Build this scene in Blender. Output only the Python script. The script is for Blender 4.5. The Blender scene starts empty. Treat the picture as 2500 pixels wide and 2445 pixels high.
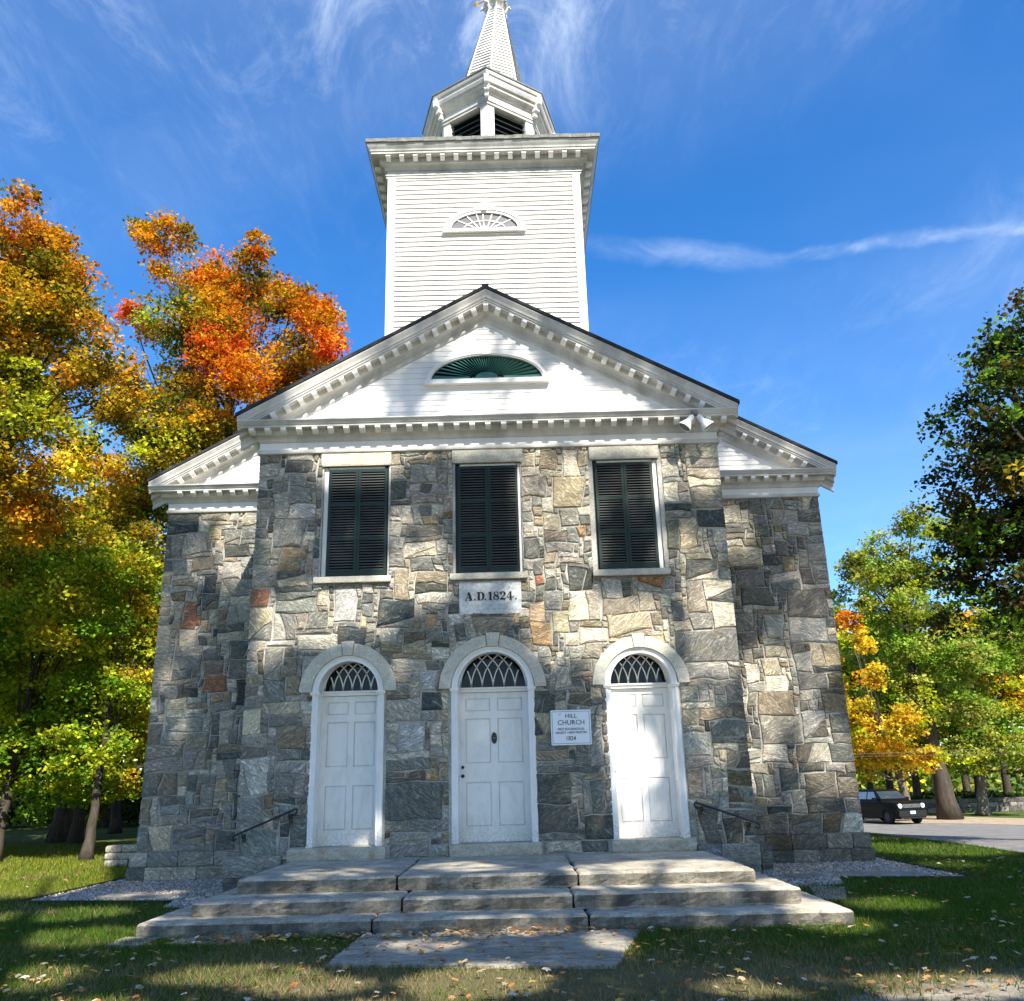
import bpy, bmesh, math, random
import numpy as np
from mathutils import Vector, Matrix, noise
R = math.radians
rnd = random.Random(7)
scene = bpy.context.scene

# ------------------------------------------------------------------ camera
cam_data = bpy.data.cameras.new("camera"); cam = bpy.data.objects.new("camera", cam_data)
scene.collection.objects.link(cam); scene.camera = cam
cam_data.sensor_fit = 'HORIZONTAL'; cam_data.sensor_width = 36.0; cam_data.lens = 31.02
cam_data.clip_start = 0.1; cam_data.clip_end = 3000
_p, _r, _y = 0.3104, 0.0272, 0.0024
_f = Vector((math.sin(_y)*math.cos(_p), math.cos(_y)*math.cos(_p), math.sin(_p)))
_R = Vector((math.cos(_y), -math.sin(_y), 0)); _U = _R.cross(_f)
_R2 = _R*math.cos(_r) - _U*math.sin(_r); _U2 = _R*math.sin(_r) + _U*math.cos(_r)
cam.matrix_world = Matrix(((_R2.x,_U2.x,-_f.x,0.337),(_R2.y,_U2.y,-_f.y,-14.0),(_R2.z,_U2.z,-_f.z,1.5),(0,0,0,1)))

# ------------------------------------------------------------------ light
SUN_EL, SUN_AZ = 45.0, 24.0                       # azimuth to the right of straight behind the camera
SUN = Vector((math.sin(R(SUN_AZ))*math.cos(R(SUN_EL)), -math.cos(R(SUN_AZ))*math.cos(R(SUN_EL)), math.sin(R(SUN_EL))))
sd = bpy.data.lights.new("sun", 'SUN'); sd.energy = 5.0; sd.angle = R(0.53); sd.color = (1.0, 0.94, 0.84)
so = bpy.data.objects.new("sun", sd); scene.collection.objects.link(so)
so.rotation_euler = (-SUN).to_track_quat('-Z', 'Y').to_euler(); so.location = (20, -40, 40)

world = bpy.data.worlds.new("World"); scene.world = world; world.use_nodes = True
wn = world.node_tree; wn.nodes.clear()
def N(nt, typ, **kw):
    n = nt.nodes.new(typ)
    for k, v in kw.items():
        if k.startswith('i_'):
            key = k[2:]; key = int(key) if key.isdigit() else key.replace('_', ' ')
            n.inputs[key].default_value = v
        else: setattr(n, k, v)
    return n
wo = N(wn, 'ShaderNodeOutputWorld'); bg = N(wn, 'ShaderNodeBackground', i_Strength=0.125)
sky = N(wn, 'ShaderNodeTexSky', sky_type='NISHITA', sun_disc=False)
sky.sun_elevation = R(SUN_EL); sky.sun_rotation = R(180-SUN_AZ); sky.altitude = 300; sky.air_density = 1.0; sky.dust_density = 0.4; sky.ozone_density = 2.5
hsv = N(wn, 'ShaderNodeHueSaturation', i_Saturation=1.36, i_Value=1.0, i_Hue=0.506)
wn.links.new(sky.outputs[0], hsv.inputs['Color'])
# thin cirrus on a flat cloud layer
tc = N(wn, 'ShaderNodeTexCoord'); sx = N(wn, 'ShaderNodeSeparateXYZ'); wn.links.new(tc.outputs['Generated'], sx.inputs[0])
def M(nt, op, a, b=None, c=None, clamp=False):
    n = nt.nodes.new('ShaderNodeMath'); n.operation = op; n.use_clamp = clamp
    for i, v in enumerate((a, b, c)):
        if v is None: continue
        if isinstance(v, (int, float)): n.inputs[i].default_value = v
        else: nt.links.new(v, n.inputs[i])
    return n.outputs[0]
zz = M(wn, 'ADD', M(wn, 'MAXIMUM', sx.outputs[2], 0.0), 0.12)
cx = M(wn, 'DIVIDE', sx.outputs[0], zz); cy = M(wn, 'DIVIDE', sx.outputs[1], zz)
cmb = N(wn, 'ShaderNodeCombineXYZ'); wn.links.new(cx, cmb.inputs[0]); wn.links.new(cy, cmb.inputs[1])
def wnoise(rot, scl, s, det, rough, dist, off=0.0):
    mp = N(wn, 'ShaderNodeMapping'); mp.inputs['Rotation'].default_value = (0, 0, R(rot)); mp.inputs['Scale'].default_value = scl; mp.inputs['Location'].default_value = (off, off*0.7, 0)
    wn.links.new(cmb.outputs[0], mp.inputs[0])
    n = N(wn, 'ShaderNodeTexNoise'); n.inputs['Scale'].default_value = s; n.inputs['Detail'].default_value = det; n.inputs['Roughness'].default_value = rough; n.inputs['Distortion'].default_value = dist
    wn.links.new(mp.outputs[0], n.inputs['Vector']); return n.outputs[0]
def wramp(v, a, b, lo=0.0, hi=1.0):
    n = N(wn, 'ShaderNodeMapRange', interpolation_type='SMOOTHSTEP'); wn.links.new(v, n.inputs[0])
    for i, x in enumerate((a, b, lo, hi)): n.inputs[i+1].default_value = x
    return n.outputs[0]
big0 = wramp(wnoise(20, (1, 1, 1), 1.3, 2, 0.5, 0.3, 6.4), 0.42, 0.70)
big = M(wn, 'ADD', M(wn, 'MULTIPLY', big0, 0.42), M(wn, 'MULTIPLY', wramp(sx.outputs[2], 0.58, 0.76), wramp(M(wn, 'ABSOLUTE', M(wn, 'SUBTRACT', sx.outputs[0], 0.02)), 0.12, 0.50, 1.0, 0.1)))
wisp = wramp(wnoise(-20, (1.9, 1.0, 1), 3.4, 12, 0.70, 1.0, 1.7), 0.46, 0.80)
fine = wramp(wnoise(-30, (2.4, 1.0, 1), 6.0, 8, 0.65, 1.0, 9.0), 0.42, 0.8)
cl = M(wn, 'ADD', M(wn, 'MULTIPLY', big, M(wn, 'ADD', M(wn, 'MULTIPLY', wisp, 0.36), 0.05)), M(wn, 'MULTIPLY', M(wn, 'MULTIPLY', fine, big), 0.10))
cl = M(wn, 'ADD', cl, M(wn, 'MULTIPLY', wramp(wnoise(10, (1, 1, 1), 0.9, 3, 0.5, 0.6, 5.5), 0.35, 0.75), 0.10))
# old contrail: a thin broken band lying in one plane through the sky (great circle)
def contrail(nx, ny, nz, width, amp, x0, x1):
    dt = M(wn, 'ADD', M(wn, 'ADD', M(wn, 'MULTIPLY', sx.outputs[0], nx), M(wn, 'MULTIPLY', sx.outputs[1], ny)), M(wn, 'MULTIPLY', sx.outputs[2], nz))
    wob = M(wn, 'MULTIPLY', M(wn, 'SUBTRACT', wnoise(0, (1, 1, 1), 6, 5, 0.6, 0.5, 2.0), 0.5), 0.035)
    band = wramp(M(wn, 'ABSOLUTE', M(wn, 'ADD', dt, wob)), 0.0, width, 1.0, 0.0)
    br = wramp(wnoise(0, (1, 1, 1), 9, 6, 0.6, 0.6, 7.0), 0.35, 0.65, 0.25, 1.0)
    lim = M(wn, 'MULTIPLY', wramp(sx.outputs[0], x0, x0+0.12), wramp(sx.outputs[0], x1, x1+0.1, 1.0, 0.0))
    return M(wn, 'MULTIPLY', M(wn, 'MULTIPLY', M(wn, 'MULTIPLY', band, br), lim), amp)
CTR = [(-0.105, -0.5123, 0.8524, 0.0100, 0.26, 0.24, 0.9), (0.0964, -0.5609, 0.8223, 0.018, 0.20, 0.04, 0.22)]
for c_ in CTR: cl = M(wn, 'ADD', cl, contrail(*c_))
cl = M(wn, 'MULTIPLY', cl, 1.0, clamp=True)
mixc = N(wn, 'ShaderNodeMix', data_type='RGBA'); wn.links.new(cl, mixc.inputs[0]); wn.links.new(hsv.outputs[0], mixc.inputs[6]); mixc.inputs[7].default_value = (4.4, 5.0, 5.7, 1)
wn.links.new(mixc.outputs[2], bg.inputs[0]); wn.links.new(bg.outputs[0], wo.inputs[0])
scene.view_settings.view_transform = 'Standard'; scene.view_settings.look = 'None'; scene.view_settings.gamma = 1
scene.view_settings.use_curve_mapping = False; scene.view_settings.exposure = 1.12

# ------------------------------------------------------------------ helpers
def empty(name, loc, label=None, cat=None, group=None, parent=None):
    o = bpy.data.objects.new(name, None); scene.collection.objects.link(o); o.location = loc
    o.empty_display_size = 0.2
    if parent: o.parent = parent
    tag(o, label, cat, group); return o
def tag(o, label=None, cat=None, group=None, kind=None):
    if label: o['label'] = label
    if cat: o['category'] = cat
    if group: o['group'] = group
    if kind: o['kind'] = kind
    return o
def link(name, me, mat=None, parent=None, smooth=False):
    if mat is not None:
        me.materials.clear(); me.materials.append(mat)
    o = bpy.data.objects.new(name, me); scene.collection.objects.link(o)
    if parent is not None:
        o.parent = parent
        if parent.type == 'EMPTY' and parent.parent is None: o.matrix_parent_inverse = Matrix.Translation(-parent.location)
        elif parent.parent is not None: o.matrix_parent_inverse = parent.matrix_basis.inverted() if False else Matrix.Identity(4)
    if smooth:
        me.polygons.foreach_set('use_smooth', [True]*len(me.polygons))
    return o
class MB:
    def __init__(s): s.v = []; s.f = []; s.c = []
    def add(s, vs, fs, col=None):
        b = len(s.v); s.v += [tuple(v) for v in vs]; s.f += [tuple(i+b for i in f) for f in fs]
        if col is not None: s.c += [col]*len(vs)
        return s
    def box(s, x0, x1, y0, y1, z0, z1, col=None):
        return s.add([(x0,y0,z0),(x1,y0,z0),(x1,y1,z0),(x0,y1,z0),(x0,y0,z1),(x1,y0,z1),(x1,y1,z1),(x0,y1,z1)],
                     [(0,3,2,1),(4,5,6,7),(0,1,5,4),(1,2,6,5),(2,3,7,6),(3,0,4,7)], col)
    def prism(s, poly, y0, y1, col=None):            # polygon in XZ (ccw seen from -Y), extruded in Y
        n = len(poly); vs = [(a, y0, b) for a, b in poly]+[(a, y1, b) for a, b in poly]
        fs = [tuple(range(n)), tuple(range(2*n-1, n-1, -1))]+[(i, i+n, (i+1)%n+n, (i+1)%n) for i in range(n)]
        return s.add(vs, fs, col)
    def bar(s, a, b, w, h, up=(0,0,1)):
        a = Vector(a); b = Vector(b); d = (b-a).normalized(); u = Vector(up); sd_ = d.cross(u).normalized(); u = sd_.cross(d)
        vs = [p+sd_*i*w/2+u*j*h/2 for p in (a, b) for i, j in ((-1,-1),(1,-1),(1,1),(-1,1))]
        return s.add(vs, [(0,1,2,3),(7,6,5,4),(0,4,5,1),(1,5,6,2),(2,6,7,3),(3,7,4,0)])
    def tube(s, pts, rad, n=8, cap=True):
        pts = [Vector(p) for p in pts]; rad = rad if isinstance(rad, (list, tuple)) else [rad]*len(pts)
        rings = []; prev = None
        for i, p in enumerate(pts):
            d = (pts[min(i+1, len(pts)-1)]-pts[max(i-1, 0)]).normalized()
            if prev is None: prev = d.orthogonal().normalized()
            a = (prev-d*prev.dot(d)); a = a.normalized() if a.length > 1e-6 else d.orthogonal().normalized(); prev = a; b = d.cross(a)
            rings.append([p+(a*math.cos(t)+b*math.sin(t))*rad[i] for t in [2*math.pi*k/n for k in range(n)]])
        vs = [q for r_ in rings for q in r_]; fs = []
        for i in range(len(pts)-1):
            for k in range(n): fs.append((i*n+k, i*n+(k+1)%n, (i+1)*n+(k+1)%n, (i+1)*n+k))
        if cap: fs += [tuple(range(n-1, -1, -1)), tuple(range((len(pts)-1)*n, len(pts)*n))]
        return s.add(vs, fs)
    def lathe(s, prof, c, n=16):                      # prof (r,z) about vertical axis at c
        vs = [(c[0]+r_*math.cos(2*math.pi*k/n), c[1]+r_*math.sin(2*math.pi*k/n), c[2]+z) for r_, z in prof for k in range(n)]
        fs = [(i*n+k, i*n+(k+1)%n, (i+1)*n+(k+1)%n, (i+1)*n+k) for i in range(len(prof)-1) for k in range(n)]
        return s.add(vs, fs)
    def mesh(s, name='m'):
        me = bpy.data.meshes.new(name); me.from_pydata(s.v, [], s.f)
        if s.c and len(s.c) == len(s.v):
            a = me.attributes.new('tint', 'FLOAT_COLOR', 'POINT'); a.data.foreach_set('color', np.array(s.c, dtype=np.float32).ravel())
        me.update(); return me
    def obj(s, name, mat, parent=None, smooth=False): return link(name, s.mesh(name), mat, parent, smooth)
def fast_mesh(name, V, F, col=None, n=4):             # numpy arrays; F (m,n)
    me = bpy.data.meshes.new(name); me.vertices.add(len(V)); me.vertices.foreach_set('co', V.astype(np.float32).ravel())
    me.loops.add(F.size); me.loops.foreach_set('vertex_index', F.astype(np.int32).ravel())
    me.polygons.add(len(F)); me.polygons.foreach_set('loop_start', np.arange(0, F.size, n, dtype=np.int32))
    if col is not None:
        a = me.attributes.new('tint', 'FLOAT_COLOR', 'POINT'); a.data.foreach_set('color', col.astype(np.float32).ravel())
    me.update(calc_edges=True); return me
def copy_obj(o, parent=None, loc=None):
    c = o.copy(); scene.collection.objects.link(c)
    if parent is not None: c.parent = parent
    if loc is not None: c.location = loc
    return c

# ------------------------------------------------------------------ materials
def mat(name, col, rough=0.6, spec=0.3, metal=0.0):
    m = bpy.data.materials.new(name); m.use_nodes = True; nt = m.node_tree
    b = nt.nodes['Principled BSDF']; b.inputs['Base Color'].default_value = (*col, 1); b.inputs['Roughness'].default_value = rough
    b.inputs['Specular IOR Level'].default_value = spec; b.inputs['Metallic'].default_value = metal
    return m, nt, b
def noise_n(nt, scale, detail=4, rough=0.6, dist=0.0, vec=None):
    n = nt.nodes.new('ShaderNodeTexNoise'); n.inputs['Scale'].default_value = scale; n.inputs['Detail'].default_value = detail
    n.inputs['Roughness'].default_value = rough; n.inputs['Distortion'].default_value = dist
    if vec is not None: nt.links.new(vec, n.inputs['Vector'])
    return n
def ramp(nt, src, stops):
    n = nt.nodes.new('ShaderNodeValToRGB'); e = n.color_ramp.elements
    while len(e) > 1: e.remove(e[-1])
    e[0].position = stops[0][0]; e[0].color = (*stops[0][1], 1) if len(stops[0][1]) == 3 else stops[0][1]
    for p, c in stops[1:]:
        q = e.new(p); q.color = (*c, 1)
    nt.links.new(src, n.inputs[0]); return n.outputs[0]
def mixc_(nt, fac, a, b, mode='MIX'):
    n = nt.nodes.new('ShaderNodeMix'); n.data_type = 'RGBA'; n.blend_type = mode
    for i, v in ((0, fac), (6, a), (7, b)):
        if isinstance(v, (int, float)): n.inputs[i].default_value = v
        elif isinstance(v, tuple): n.inputs[i].default_value = (*v, 1)
        else: nt.links.new(v, n.inputs[i])
    return n.outputs[2]
def bump(nt, b, src, strength=0.3, dist=0.02, prev=None):
    n = nt.nodes.new('ShaderNodeBump'); n.inputs['Strength'].default_value = strength; n.inputs['Distance'].default_value = dist
    nt.links.new(src, n.inputs['Height'])
    if prev is not None: nt.links.new(prev, n.inputs['Normal'])
    nt.links.new(n.outputs[0], b.inputs['Normal']); return n.outputs[0]
def pos(nt):
    return nt.nodes.new('ShaderNodeNewGeometry').outputs['Position']
def mapped(nt, vec, scale=(1,1,1), rot=(0,0,0)):
    n = nt.nodes.new('ShaderNodeMapping'); n.inputs['Scale'].default_value = scale; n.inputs['Rotation'].default_value = rot
    nt.links.new(vec, n.inputs[0]); return n.outputs[0]

def m_stone():
    m, nt, b = mat('rubble stone', (0.3,0.3,0.3), 0.85, 0.06)
    at = nt.nodes.new('ShaderNodeAttribute'); at.attribute_name = 'tint'
    p = pos(nt)
    ang = M(nt, 'MULTIPLY', at.outputs['Alpha'], 3.1)
    ang = M(nt, 'ADD', M(nt, 'MULTIPLY', M(nt, 'SUBTRACT', ang, 1.55), 0.55), 0.0)
    vr = nt.nodes.new('ShaderNodeVectorRotate'); vr.rotation_type = 'Y_AXIS'; nt.links.new(p, vr.inputs['Vector']); nt.links.new(ang, vr.inputs['Angle'])
    off = nt.nodes.new('ShaderNodeVectorMath'); off.operation = 'ADD'
    cm = nt.nodes.new('ShaderNodeCombineXYZ'); nt.links.new(M(nt, 'MULTIPLY', at.outputs['Alpha'], 37.0), cm.inputs[0]); nt.links.new(M(nt, 'MULTIPLY', at.outputs['Alpha'], 91.0), cm.inputs[2])
    nt.links.new(vr.outputs[0], off.inputs[0]); nt.links.new(cm.outputs[0], off.inputs[1]); v = off.outputs[0]
    streak = noise_n(nt, 4.6, 9, 0.70, 2.4, mapped(nt, v, (1, 1, 3.4))).outputs[0]
    blot = noise_n(nt, 3.2, 5, 0.6, 0.5, v).outputs[0]
    fine = noise_n(nt, 42, 6, 0.75, 0.6, mapped(nt, v, (1, 1, 2.2))).outputs[0]
    c = mixc_(nt, 1.0, at.outputs['Color'], ramp(nt, streak, [(0.28, (0.34,0.35,0.37)), (0.44, (0.82,0.82,0.82)), (0.54, (1.12,1.10,1.05)), (0.62, (1.9,1.87,1.8)), (0.74, (2.5,2.45,2.35))]), 'MULTIPLY')
    c = mixc_(nt, 1.0, c, ramp(nt, fine, [(0.3, (0.45,0.45,0.46)), (0.5, (1.0,1.0,1.0)), (0.7, (1.6,1.57,1.5))]), 'MULTIPLY')
    c = mixc_(nt, ramp(nt, blot, [(0.52, (0,0,0)), (0.70, (0.42,0.42,0.42))]), c, mixc_(nt, 1.0, (0.30,0.235,0.14), ramp(nt, fine, [(0.3, (0.5,0.5,0.5)), (0.7, (1.4,1.4,1.4))]), 'MULTIPLY'))
    blot2 = noise_n(nt, 5.5, 7, 0.7, 1.0, mapped(nt, v, (1, 1, 1.8), (0, 0.5, 0))).outputs[0]
    c = mixc_(nt, ramp(nt, blot2, [(0.58, (0,0,0)), (0.70, (0.55,0.55,0.55))]), c, (0.62, 0.61, 0.57))
    c = mixc_(nt, ramp(nt, blot2, [(0.32, (0.6,0.6,0.6)), (0.42, (0,0,0))]), c, (0.085, 0.09, 0.085))
    nt.links.new(c, b.inputs['Base Color'])
    h = M(nt, 'ADD', M(nt, 'MULTIPLY', streak, 1.0), M(nt, 'MULTIPLY', fine, 0.35))
    bump(nt, b, h, 1.0, 0.05)
    return m
def m_mortar():
    m, nt, b = mat('lime mortar', (0.3,0.28,0.25), 0.9, 0.1); p = pos(nt)
    n1 = noise_n(nt, 1.3, 4, 0.6, 0, p).outputs[0]; n2 = noise_n(nt, 30, 5, 0.7, 0, p).outputs[0]
    c = mixc_(nt, 1.0, ramp(nt, n1, [(0.3, (0.31,0.295,0.26)), (0.7, (0.54,0.515,0.46))]), ramp(nt, n2, [(0.3, (0.6,0.6,0.6)), (0.7, (1.2,1.2,1.2))]), 'MULTIPLY')
    nt.links.new(c, b.inputs['Base Color']); bump(nt, b, n2, 0.5, 0.01); return m
def m_paint(name, col, dirt=0.35, rough=0.5, peel=0.0):
    m, nt, b = mat(name, col, rough, 0.35); p = pos(nt)
    n1 = noise_n(nt, 2.0, 5, 0.65, 0.3, mapped(nt, p, (1, 1, 0.45))).outputs[0]
    c = ramp(nt, n1, [(0.28, tuple(x*(1-dirt) for x in col)), (0.6, col)])
    if peel > 0:
        n2 = noise_n(nt, 9, 8, 0.75, 1.2, mapped(nt, p, (1, 1, 5))).outputs[0]
        c = mixc_(nt, ramp(nt, n2, [(0.66, (0,0,0)), (0.70, (peel,)*3)]), c, (0.34, 0.33, 0.31))
    nt.links.new(c, b.inputs['Base Color'])
    n3 = noise_n(nt, 55, 4, 0.6, 0, p).outputs[0]; bump(nt, b, n3, 0.12, 0.004); return m
def m_rock(name, c0, c1, scale=3.0, bstr=0.6, lichen=None, sc=(1,1,2), grime=False):
    m, nt, b = mat(name, c0, 0.85, 0.08); p = pos(nt)
    n1 = noise_n(nt, scale, 8, 0.66, 0.8, mapped(nt, p, sc)).outputs[0]
    n2 = noise_n(nt, scale*11, 6, 0.75, 0.3, p).outputs[0]
    c = mixc_(nt, 1.0, ramp(nt, n1, [(0.3, c0), (0.68, c1)]), ramp(nt, n2, [(0.3, (0.62,)*3), (0.7, (1.3,)*3)]), 'MULTIPLY')
    if lichen:
        n3 = noise_n(nt, scale*1.7, 6, 0.7, 0.4, p).outputs[0]
        c = mixc_(nt, ramp(nt, n3, [(0.56, (0,0,0)), (0.66, (0.8,)*3)]), c, lichen)
    if grime:      # black algae streaks that grow on the upright faces of the steps
        sn = nt.nodes.new('ShaderNodeSeparateXYZ'); nt.links.new(nt.nodes.new('ShaderNodeNewGeometry').outputs['True Normal'], sn.inputs[0])
        up_ = M(nt, 'SUBTRACT', 1.0, M(nt, 'MULTIPLY', M(nt, 'ABSOLUTE', sn.outputs[2]), 1.6), clamp=True)
        n4 = noise_n(nt, 3.0, 6, 0.7, 0.5, mapped(nt, p, (1, 1, 0.35))).outputs[0]
        mr_ = nt.nodes.new('ShaderNodeMapRange'); nt.links.new(n4, mr_.inputs[0])
        for i_, x_ in enumerate((0.24, 0.54, 0.25, 0.92)): mr_.inputs[i_+1].default_value = x_
        c = mixc_(nt, M(nt, 'MULTIPLY', up_, mr_.outputs[0]), c, (0.055, 0.052, 0.044))
    nt.links.new(c, b.inputs['Base Color']); h = M(nt, 'ADD', n1, M(nt, 'MULTIPLY', n2, 0.4)); bump(nt, b, h, bstr, 0.03); return m
def m_leaf(name, trans=0.5, rough=0.55):
    m, nt, b = mat(name, (0.2,0.2,0.05), rough, 0.12)
    at = nt.nodes.new('ShaderNodeAttribute'); at.attribute_name = 'tint'
    nt.links.new(at.outputs['Color'], b.inputs['Base Color'])
    t = nt.nodes.new('ShaderNodeBsdfTranslucent'); nt.links.new(mixc_(nt, 1.0, at.outputs['Color'], (1.25,1.15,0.7), 'MULTIPLY'), t.inputs[0])
    mx = nt.nodes.new('ShaderNodeMixShader'); mx.inputs[0].default_value = trans
    nt.links.new(b.outputs[0], mx.inputs[1]); nt.links.new(t.outputs[0], mx.inputs[2]); nt.links.new(mx.outputs[0], nt.nodes['Material Output'].inputs[0]); return m
def m_tint(name, rough=0.8):
    m, nt, b = mat(name, (0.2,0.2,0.2), rough, 0.2)
    at = nt.nodes.new('ShaderNodeAttribute'); at.attribute_name = 'tint'; p = pos(nt)
    n = noise_n(nt, 35, 4, 0.7, 0, p).outputs[0]
    nt.links.new(mixc_(nt, 1.0, at.outputs['Color'], ramp(nt, n, [(0.3,(0.7,)*3),(0.7,(1.25,)*3)]), 'MULTIPLY'), b.inputs['Base Color']); return m
STONE = m_stone(); MORTAR = m_mortar()
WHITE = m_paint('white paint', (0.84,0.815,0.76), 0.10, 0.45)
WHITE_OLD = m_paint('weathered white paint', (0.82,0.795,0.745), 0.16, 0.5, peel=0.55)
TRIM_OLD_SHADED = m_paint('old trim paint darkened for shade', (0.63,0.61,0.56), 0.45, 0.6, peel=0.7)  # peeling trim; base darkened to stand in for shade under soffits and coves
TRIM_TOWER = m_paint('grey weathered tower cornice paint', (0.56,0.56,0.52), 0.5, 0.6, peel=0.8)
WHITE_TOWER = m_paint('tower white paint', (0.80,0.78,0.73), 0.08, 0.5, peel=0.15)
GREEN = m_paint('dark green paint', (0.009,0.026,0.020), 0.4, 0.45)
SLAT = m_paint('shutter slat paint', (0.115,0.12,0.11), 0.3, 0.35)
FAN = m_paint('blue green paint', (0.055,0.19,0.16), 0.45, 0.4)
LIME = m_rock('dressed limestone', (0.44,0.405,0.32), (0.64,0.595,0.49), 4.0, 0.12, None, (1,1,1.6))
MARBLE = m_rock('pale marble', (0.44,0.46,0.46), (0.62,0.62,0.59), 2.0, 0.05, None, (0.6,1,5))
GRANITE = m_rock('step granite', (0.25,0.218,0.160), (0.60,0.54,0.43), 2.6, 1.0, (0.16,0.155,0.14), (1,1,2.6), grime=True)
FLAG = m_rock('flagstone', (0.18,0.158,0.120), (0.45,0.405,0.32), 2.2, 0.7, (0.22,0.20,0.17), (1,2.2,1))
SILLSTONE = m_rock('threshold stone', (0.34,0.29,0.21), (0.58,0.52,0.41), 4, 0.6, (0.36,0.26,0.15))
SLATE = m_rock('roof slate', (0.022,0.022,0.024), (0.07,0.07,0.07), 3, 0.4)
DARK = mat('black iron', (0.012,0.012,0.013), 0.45, 0.5)[0]
LEAD = m_paint('grey metal flashing', (0.20,0.21,0.20), 0.5, 0.6)
GLASS = mat('dark window glass', (0.006,0.007,0.008), 0.05, 0.18)[0]
GREYGLASS = mat('dusty window glass', (0.13,0.13,0.13), 0.35, 0.5)[0]
BLACKTXT = mat('black lettering', (0.012,0.012,0.015), 0.5, 0.3)[0]
NAVYTXT = mat('dark blue lettering', (0.015,0.035,0.07), 0.5, 0.3)[0]
def m_door():
    m, nt, b = mat('door paint', (0.84,0.815,0.76), 0.5, 0.3); p = pos(nt); sp = nt.nodes.new('ShaderNodeSeparateXYZ'); nt.links.new(p, sp.inputs[0])
    n1 = noise_n(nt, 5, 7, 0.7, 0.6, mapped(nt, p, (1, 1, 0.4))).outputs[0]; n2 = noise_n(nt, 26, 5, 0.7, 0.3, p).outputs[0]
    lo = nt.nodes.new('ShaderNodeMapRange'); nt.links.new(sp.outputs[2], lo.inputs[0])
    for i_, x_ in enumerate((0.66, 1.10, 1.0, 0.0)): lo.inputs[i_+1].default_value = x_
    c = ramp(nt, n1, [(0.30, (0.72,0.69,0.63)), (0.55, (0.84,0.815,0.76))])
    c = mixc_(nt, M(nt, 'MULTIPLY', lo.outputs[0], ramp(nt, n2, [(0.42, (0,0,0)), (0.62, (0.7,0.7,0.7))])), c, (0.42, 0.38, 0.31))
    nt.links.new(c, b.inputs['Base Color']); bump(nt, b, M(nt, 'ADD', n2, M(nt, 'MULTIPLY', n1, 0.6)), 0.18, 0.006); return m
DOORP = m_door()
SIGNW = mat('sign white enamel', (0.78,0.80,0.82), 0.35, 0.4)[0]
GOLD = mat('gilding', (0.75,0.45,0.12), 0.35, 0.5, 0.8)[0]
LEAF = m_leaf('autumn leaf', 0.45); BARK = m_rock('bark', (0.035,0.028,0.022), (0.10,0.082,0.065), 7, 0.9, None, (1,1,0.25))
BARK_PALE = m_rock('pale bark', (0.09,0.075,0.058), (0.22,0.19,0.15), 7, 0.9, None, (1,1,0.25))
def m_grass():
    m, nt, b = mat('grass blade', (0.05,0.1,0.02), 0.7, 0.05)
    at = nt.nodes.new('ShaderNodeAttribute'); at.attribute_name = 'tint'; nt.links.new(at.outputs['Color'], b.inputs['Base Color'])
    t = nt.nodes.new('ShaderNodeBsdfTranslucent'); nt.links.new(at.outputs['Color'], t.inputs[0]); mx = nt.nodes.new('ShaderNodeMixShader'); mx.inputs[0].default_value = 0.3
    nt.links.new(b.outputs[0], mx.inputs[1]); nt.links.new(t.outputs[0], mx.inputs[2]); nt.links.new(mx.outputs[0], nt.nodes['Material Output'].inputs[0]); return m
GRASS = m_grass()
# ================================================================== THE CHURCH
A_TOP, SLOPE, EAVE = 9.82, 0.551, 0.35     # bay ridge height, roof slope, overhang
BX, WX, WY = 3.86, 6.60, 3.16              # bay half width, body half width, body front
church = empty('church', (0, 0, 0), 'old stone church with white clapboard steeple, three white doors and green shutters', 'church')

# ---- openings: (x0, x1, z0, z1) and arches (cx, half, spring z)
WIN = [(-2.78, -1.69, 4.76, 6.67), (-0.575, 0.525, 4.76, 6.67), (1.74, 2.83, 4.76, 6.67)]
DOOR = [(-2.265, 0.565), (-0.01, 0.65), (2.305, 0.575)]
SPR = 2.93
def door_open(x, z, grow=0.0):
    for c, h in DOOR:
        if abs(x-c) < h+grow and 0.5 < z < SPR: return True
        if z >= SPR and math.hypot(x-c, z-SPR) < h+grow: return True
    return False
def bay_open(x, z):
    for x0, x1, z0, z1 in WIN:
        if x0 < x < x1 and z0 < z < z1: return True
    return door_open(x, z)
def grid_wall(xs, zs, isopen, plane):
    mb = MB()
    for i in range(len(xs)-1):
        for j in range(len(zs)-1):
            if isopen((xs[i]+xs[i+1])/2, (zs[j]+zs[j+1])/2): continue
            mb.add([plane(xs[i], zs[j]), plane(xs[i+1], zs[j]), plane(xs[i+1], zs[j+1]), plane(xs[i], zs[j+1])], [(0,1,2,3)])
    return mb
xs = sorted(set([-BX, BX]+[w[0] for w in WIN]+[w[1] for w in WIN]+[c+h*k/12 for c, h in DOOR for k in range(-12, 13)]))
zs = sorted(set([0, 0.5, SPR, 4.76, 6.67, 7.35]+[SPR+0.65*k/16 for k in range(1, 18)]))
bay_wall = grid_wall(xs, zs, bay_open, lambda x, z: (x, 0.012, z)).obj('wall', MORTAR, church)
bay_wall['label'] = 'rubble stone front of the projecting entrance bay'
for s in (-1, 1):
    MB().add([(s*(BX-0.01), 0.012, 0), (s*(BX-0.01), WY, 0), (s*(BX-0.01), WY, 7.4), (s*(BX-0.01), 0.012, 7.4)], [(0,1,2,3) if s > 0 else (3,2,1,0)]).obj('wall', MORTAR, church)
wing_walls = []
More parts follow.
